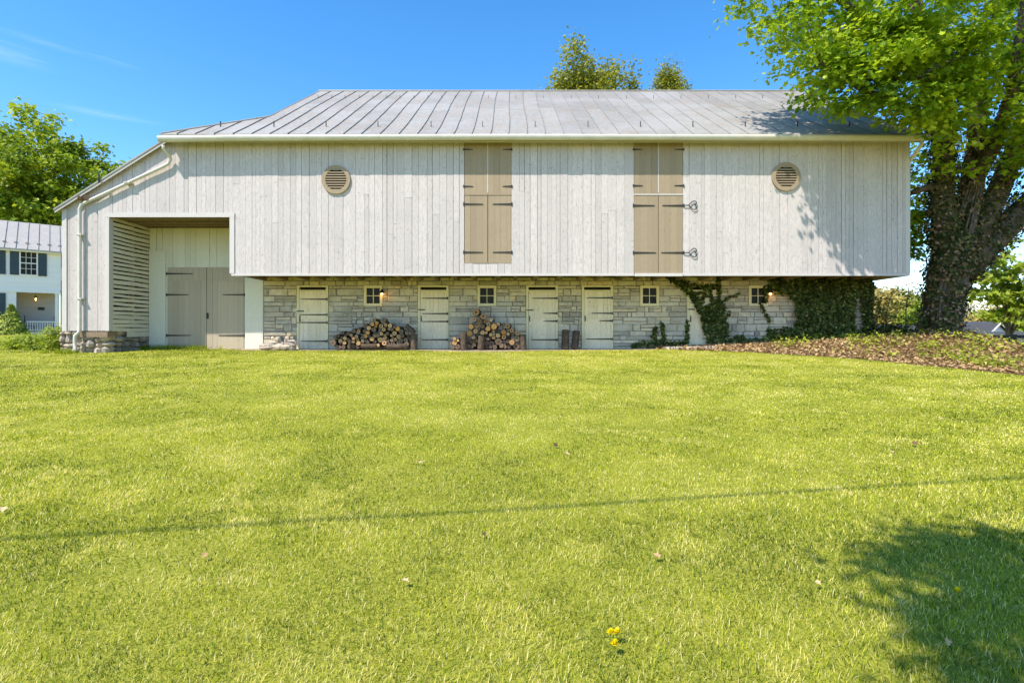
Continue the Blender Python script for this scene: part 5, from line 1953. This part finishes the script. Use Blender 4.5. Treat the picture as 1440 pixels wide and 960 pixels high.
# conical spruce before the porch
b = P(16, 470, 33.5); b.z = float(ground(b.x, b.y))
t = thing('dwarf_spruce', 'cone shaped green spruce in front of the farmhouse porch', 'conifer', b)
H = P(16, 431, 33.5).z - b.z
n = 5200
f = RNG.uniform(0, 1, n) ** 1.3
a = RNG.uniform(0, 6.283, n)
rr = (1 - f) * 0.82 * (0.85 + 0.3 * fbm(a * 1.4, f * 7, 6, 3)) * RNG.uniform(0.6, 1.05, n) + 0.05
pos = np.stack([b.x + rr * np.cos(a), b.y + rr * np.sin(a), b.z + 0.05 + f * H], 1)
R = rots(n, np.stack([np.cos(a), np.sin(a), np.full(n, 0.6)], 1), 0.4)
scatter('crown', pos, R, RNG.uniform(0.08, 0.2, n), OVAL_V, OVAL_F, np.clip(RNG.uniform(0, 1, n), 0, 1), M['spruce'], t)
q = MB(); q.tube([b + V(0, 0, -.05), b + V(0, 0, H * .9)], [.07, .02], 8); q.build('trunk', M['bark'], t)
b = P(2, 470, 34.3); b.z = float(ground(b.x, b.y))
t = thing('shrub', 'rounded green shrub left of the spruce by the farmhouse', 'shrub', b)
tips = ell_points(80, (b.x, b.y, b.z + 0.5), (0.9, 0.6, 0.55), 0.3)
mb = MB(); grow(mb, [(b, 0.04)], [tuple(q) for q in tips], 0.01, 4); mb.build('stem', M['bark'], t)
pos, R, sz, ti = leaves_at(tips, 26, 0.16, 0.16, 0.9); scatter('leaves', pos, R, sz, OVAL_V, OVAL_F, ti, M['leafmid'], t)

# ------------------------------------------------------------------ houses, fence far right


def far_house(label, px0, px1, ridge_py, eave_py, Y, gable_front=None, depth=7.0):
    x0, x1 = (px0 - 720) / FPX * Y, (px1 - 720) / FPX * Y
    zr, ze = EYE + (HOR - ridge_py) / FPX * (Y + depth / 2), EYE + (HOR - eave_py) / FPX * Y
    zb_ = float(ground((x0 + x1) / 2, Y)) - 0.3
    t = thing('distant_house', label, 'house', ((x0 + x1) / 2, Y, zb_), 'houses beyond the fence')
    q = MB(); q.box(x0 + .3, x1 - .3, Y + .3, Y + depth - .3, zb_, ze - .05, 0.3)
    if gable_front:
        g0, g1, gz = (gable_front[0] - 720) / FPX * Y, (gable_front[1] - 720) / FPX * Y, EYE + (HOR - gable_front[2]) / FPX * Y
        q.box(g0, g1, Y - 1.2, Y + 0.3, zb_, ze, 0.2)
        q.add([(g0, Y - 1.2, ze), (g1, Y - 1.2, ze), ((g0 + g1) / 2, Y - 1.2, gz)], [(0, 1, 2)], 0.2)
    q.build('wall', M['housewhite'], t)
    q = MB()
    slab(q, [(x0, Y - .2, ze - .05), (x1, Y - .2, ze - .05), (x1, Y + depth / 2, zr), (x0, Y + depth / 2, zr)], 0.12)
    slab(q, [(x1, Y + depth + .2, ze - .05), (x0, Y + depth + .2, ze - .05), (x0, Y + depth / 2, zr), (x1, Y + depth / 2, zr)], 0.12)
    if gable_front:
        m_x = (g0 + g1) / 2
        slab(q, [(g0 - .25, Y - 1.5, ze - .15), (m_x, Y - 1.5, gz + .08), (m_x, Y + 2.5, gz + .08), (g0 - .25, Y + 2.5, ze - .15)], 0.1)
        slab(q, [(m_x, Y - 1.5, gz + .08), (g1 + .25, Y - 1.5, ze - .15), (g1 + .25, Y + 2.5, ze - .15), (m_x, Y + 2.5, gz + .08)], 0.1)
    q.build('roof', M['shingle'], t)
    if gable_front:
        q = MB(); w_ = (g1 - g0) * 0.18
        q.box(m_x - w_, m_x + w_, Y - 1.26, Y - 1.2, ze - 1.6, ze - 0.5); q.build('window', M['glass'], t)
        q = MB()
        for s_ in (-1, 1):
            a = V(m_x + s_ * ((g1 - g0) / 2 + .25), Y - 1.53, ze - .22); b_ = V(m_x, Y - 1.53, gz + .01)
            q.hexa([a, b_, b_ + V(0, .03, 0), a + V(0, .03, 0), a + V(0, 0, .16), b_ + V(0, 0, .16), b_ + V(0, .03, .16), a + V(0, .03, .16)])
        q.build('barge_board', M['housewhite'], t)
    return t


far_house('distant house with a grey roof and white gable beyond the fence', 1335, 1444, 452, 470, 48, (1372, 1400, 456))
far_house('distant grey roofed house past the end of the black fence', 1425, 1530, 466, 478, 40, (1428, 1462, 469))
far_house('distant house whose grey roof shows between barn and maple', 1225, 1330, 457, 472, 44, None)
ft = P(1386, 471, 24)
fence = thing('board_fence', 'black three board fence right of the maple', 'fence', (ft.x, 24, float(ground(ft.x, 24))))
x0, x1 = ft.x - 1.5, ft.x + 14
zt_ = P(1400, 471, 24).z
for x in np.arange(ft.x + 1.28, x1, 2.4):
    q = MB(); q.box(x - .065, x + .065, 23.93, 24.06, float(ground(x, 24)) - .3, zt_ + .03); q.build('post', M['blackfence'], fence)
q = MB(); q.box(ft.x - 1.12 - .065, ft.x - 1.12 + .065, 23.93, 24.06, float(ground(ft.x, 24)) - .3, zt_ + .03); q.build('post', M['blackfence'], fence)
for dz in (0.0, 0.34, 0.68):
    q = MB(); q.box(x0, x1, 23.895, 23.925, zt_ - dz - .14, zt_ - dz); q.build('rail', M['blackfence'], fence)

# ------------------------------------------------------------------ grass
BL_V = [(-0.5, 0, 0), (0.5, 0, 0), (0.36, 0.14, 0.55), (-0.36, 0.14, 0.55), (0.0, 0.42, 1.0)]
BL_F = [(0, 1, 2, 3), (3, 2, 4)]


def blades(n, xr, yr, pick):
    x = RNG.uniform(*xr, n); y = RNG.uniform(*yr, n)
    k_ = pick(x, y)
    return x[k_], y[k_]


D0 = 8200.0
XS, YS = [], []
for y0, y1 in ((0.6, 2), (2, 3), (3, 4), (4, 5), (5, 6.5), (6.5, 8), (8, 10), (10, 12), (12, 14), (14, 17.6)):
    ym = (y0 + y1) / 2
    hw = 0.98 * y1 + 1.3
    d = D0 * min(1.0, (3.0 / ym) ** 1.35)
    if y1 <= 2: d *= 0.35
    n = int(d * (y1 - y0) * 2 * hw)
    XS.append(RNG.uniform(-hw, hw, n)); YS.append(RNG.uniform(y0, y1, n))
n = 26000                                          # strip of lawn left of the barn
XS.append(RNG.uniform(-36, -13.6, n)); YS.append(RNG.uniform(16, 34, n))
x = np.concatenate(XS); y = np.concatenate(YS)
keep = ~in_bed(x, y - 0.05)
path_edge = 16.98 + 0.22 * (fbm(x * 1.2, np.full(len(x), 3.1), 9, 3) - 0.5) - 0.45 * np.exp(-((x + 0.9) / 1.4) ** 2)
keep &= ~((x > -8.8) & (x < 4.6) & (y > path_edge - 0.03))
keep &= ~((x > -13.9) & (y > 17.95) & (x < 12)) & ~((x > XL - .2) & (x < fx(168)) & (y > 16.05))
# worn bare patches before the wood pile
bare = np.exp(-((x + 0.9) / 1.6) ** 2 - ((y - 16.4) / 0.6) ** 2) * fbm(x * 2, y * 2, 61, 3)
keep &= RNG.uniform(0, 1, len(x)) > 1.3 * bare
thin = fbm(x * 0.9 + 40, y * 0.9, 71, 4)
keep &= RNG.uniform(0, 1, len(x)) > np.clip((thin - 0.58) * 2.6, 0, 0.55)
x, y = x[keep], y[keep]
n = len(x)
dist = np.sqrt(x * x + y * y)
wd = 0.0033 * np.clip(dist / 3.2, 1, 4.2) * RNG.uniform(0.7, 1.3, n)
ht = RNG.uniform(0.018, 0.045, n) * (0.75 + 0.55 * fbm(x * 1.6, y * 1.6, 13, 3)) * np.where(y > 15.8, 1.0, 1 - 0.22 * sm(3, 8, y))
an = RNG.uniform(0, 6.283, n)
ln_ = RNG.uniform(0.0, 0.75, n)                       # lean
ca, sa = np.cos(an), np.sin(an)
z3 = np.stack([-sa * np.sin(ln_), ca * np.sin(ln_), np.cos(ln_)], 1)
x3 = np.stack([ca, sa, np.zeros(n)], 1)
y3 = np.cross(z3, x3)
R = np.stack([x3, y3, z3], 2)
big = 0.5 * fbm(x * 0.28, y * 0.28, 2, 3) + 0.5 * fbm(x * 0.16 + 3, y * 0.9, 15, 3); midn = fbm(x * 1.1 + 7, y * 1.1, 4, 4); fin = fbm(x * 4.5, y * 4.5, 6, 2)
stripe = 0.5 + 0.5 * np.sin(y * 5.2 + 0.6 * np.sin(x * 0.3) + 0.35 * x)
tint = 0.45 + 0.68 * (big - 0.5) + 0.80 * (midn - 0.5) + 0.44 * (fin - 0.5) + RNG.normal(0, 0.22, n)
tint += 0.10 * sm(9, 15, y) * np.exp(-((x - 3) / 6) ** 2) + 0.24 * (stripe - 0.5) * sm(6, 10, y) * (0.4 + 0.6 * sm(-2, 6, x)) - 0.12 * sm(-5, -11, x) * sm(8, 14, y) - 0.10 * sm(7, 12, x) * sm(8, 13, y)
near = sm(6.5, 2.5, y)
tint += near * (RNG.normal(-0.06, 0.13, n))
brown = (fbm(x * 2.6 + 11, y * 2.6, 33, 3) > 0.66) & (RNG.uniform(0, 1, n) < 0.55)
dry = RNG.uniform(0, 1, n) < 0.08 + 0.20 * np.clip((midn - 0.5) * 3, 0, 1) + 0.07 * near
tint = np.where(dry, RNG.uniform(0.8, 1.0, n), tint)
tint = np.where(brown, RNG.uniform(0.72, 1.0, n), tint)
tint = np.clip(tint, 0, 0.97)
pos = np.stack([x, y, ground(x, y) - 0.004], 1)
sc = np.stack([wd, ht * 0.9, ht], 1)
tag(scatter('grass', pos, R, sc, BL_V, BL_F, tint, M['grass']), 'mown yellow green lawn grass running up to the barn', kind='stuff')

# taller grass at the foot of the walls
x = np.concatenate([RNG.uniform(-13.9, -12.5, 500), RNG.uniform(-12.6, -8.9, 1600)])
y = np.concatenate([RNG.uniform(15.7, 16.0, 500), RNG.uniform(17.45, 17.9, 1600)])
n = len(x)
k_ = fbm(x * 2.2, y * 1.0, 91, 2) > 0.42
x, y = x[k_], y[k_]; n = len(x)
R = rots(n, (0, 0, 1), 0.28)
ht = RNG.uniform(0.07, 0.22, n)
tag(scatter('tall_grass', np.stack([x, y, ground(x, y)], 1), R, np.stack([np.full(n, 0.012), ht, ht], 1), BL_V, BL_F, RNG.uniform(0.1, 0.6, n), M['grass']), 'longer unmown grass along the foot of the barn', kind='stuff')

# dandelions and stray leaves on the lawn


def dandelion(px, py, label):
    b = ghit(px, py)
    t = thing('dandelion', label, 'dandelion', b, 'dandelions in the lawn')
    q = MB(); q.tube([b, b + V(0.004, 0, 0.03), b + V(0.006, 0, 0.058)], 0.003, 6); q.build('stem', M['spruce'], t)
    n = 90
    c_ = b + V(0.006, 0, 0.058)
    el = RNG.uniform(0.1, 1.5, n); a = RNG.uniform(0, 6.283, n)
    dirs = np.stack([np.cos(a) * np.cos(el), np.sin(a) * np.cos(el), np.sin(el)], 1)
    side = np.cross(dirs, np.array([0.1, 0.2, 1.0])); side /= np.linalg.norm(side, axis=1)[:, None]
    up = np.cross(side, dirs)
    R = np.stack([side, dirs, up], 2)
    scatter('flower_head', np.repeat([tuple(c_)], n, 0), R, np.stack([np.full(n, .013), np.full(n, .024), np.full(n, .01)], 1), OVAL_V, OVAL_F, RNG.uniform(0, 1, n), M['petal'], t)


dandelion(857, 907, 'yellow dandelion in the near lawn, left of a clump of three')
dandelion(865.5, 906.5, 'yellow dandelion in the near lawn, right of a clump of three')
dandelion(862.5, 923, 'yellow dandelion nearest the viewer in a clump of three')
dandelion(1345, 846, 'lone yellow dandelion within the tree shade on the lawn')


def fallen(px, py, s, tint, label):
    b = ghit(px, py) + V(0, 0, 0.045)
    o = scatter('fallen_leaf', np.zeros((1, 3)), rots(1, (0.2, -0.5, 1), 0.3), np.array([s * 0.75]), [(a, c - 0.4, d * 2.2) for a, c, d in LEAF_V], LEAF_F, [tint], M['litter'])
    o.location = b
    tag(o, label, 'leaf')


fallen(570, 827, 0.065, 0.85, 'pale curled dead leaf on the lawn left of the dandelion clump')
fallen(781, 631, 0.085, 0.0, 'dark brown dead leaf on the far middle lawn')
fallen(681, 760, 0.05, 0.0, 'small dark dead leaf near the cable shadow')
fallen(798, 644, 0.08, 0.85, 'pale dead leaf beside the dark brown one')
fallen(924, 791, 0.07, 0.6, 'brown dead leaf right of the middle of the near lawn')
fallen(1332, 915, 0.05, 0.7, 'brown dead leaf in the near tree shade')
fallen(4, 724, 0.09, 0.9, 'pale dead leaf at the left edge of the lawn')
fallen(1150, 830, 0.05, 0.8, 'small tan dead leaf left of the tree shade')
fallen(592, 656, 0.07, 0.85, 'pale dead leaf on the far left lawn')
fallen(1286, 629, 0.10, 0.1, 'dark dead leaf on the far right lawn')
fallen(1255, 642, 0.085, 0.85, 'pale dead leaf on the far right lawn')
fallen(288, 790, 0.06, 0.5, 'brown dead leaf on the near left lawn')
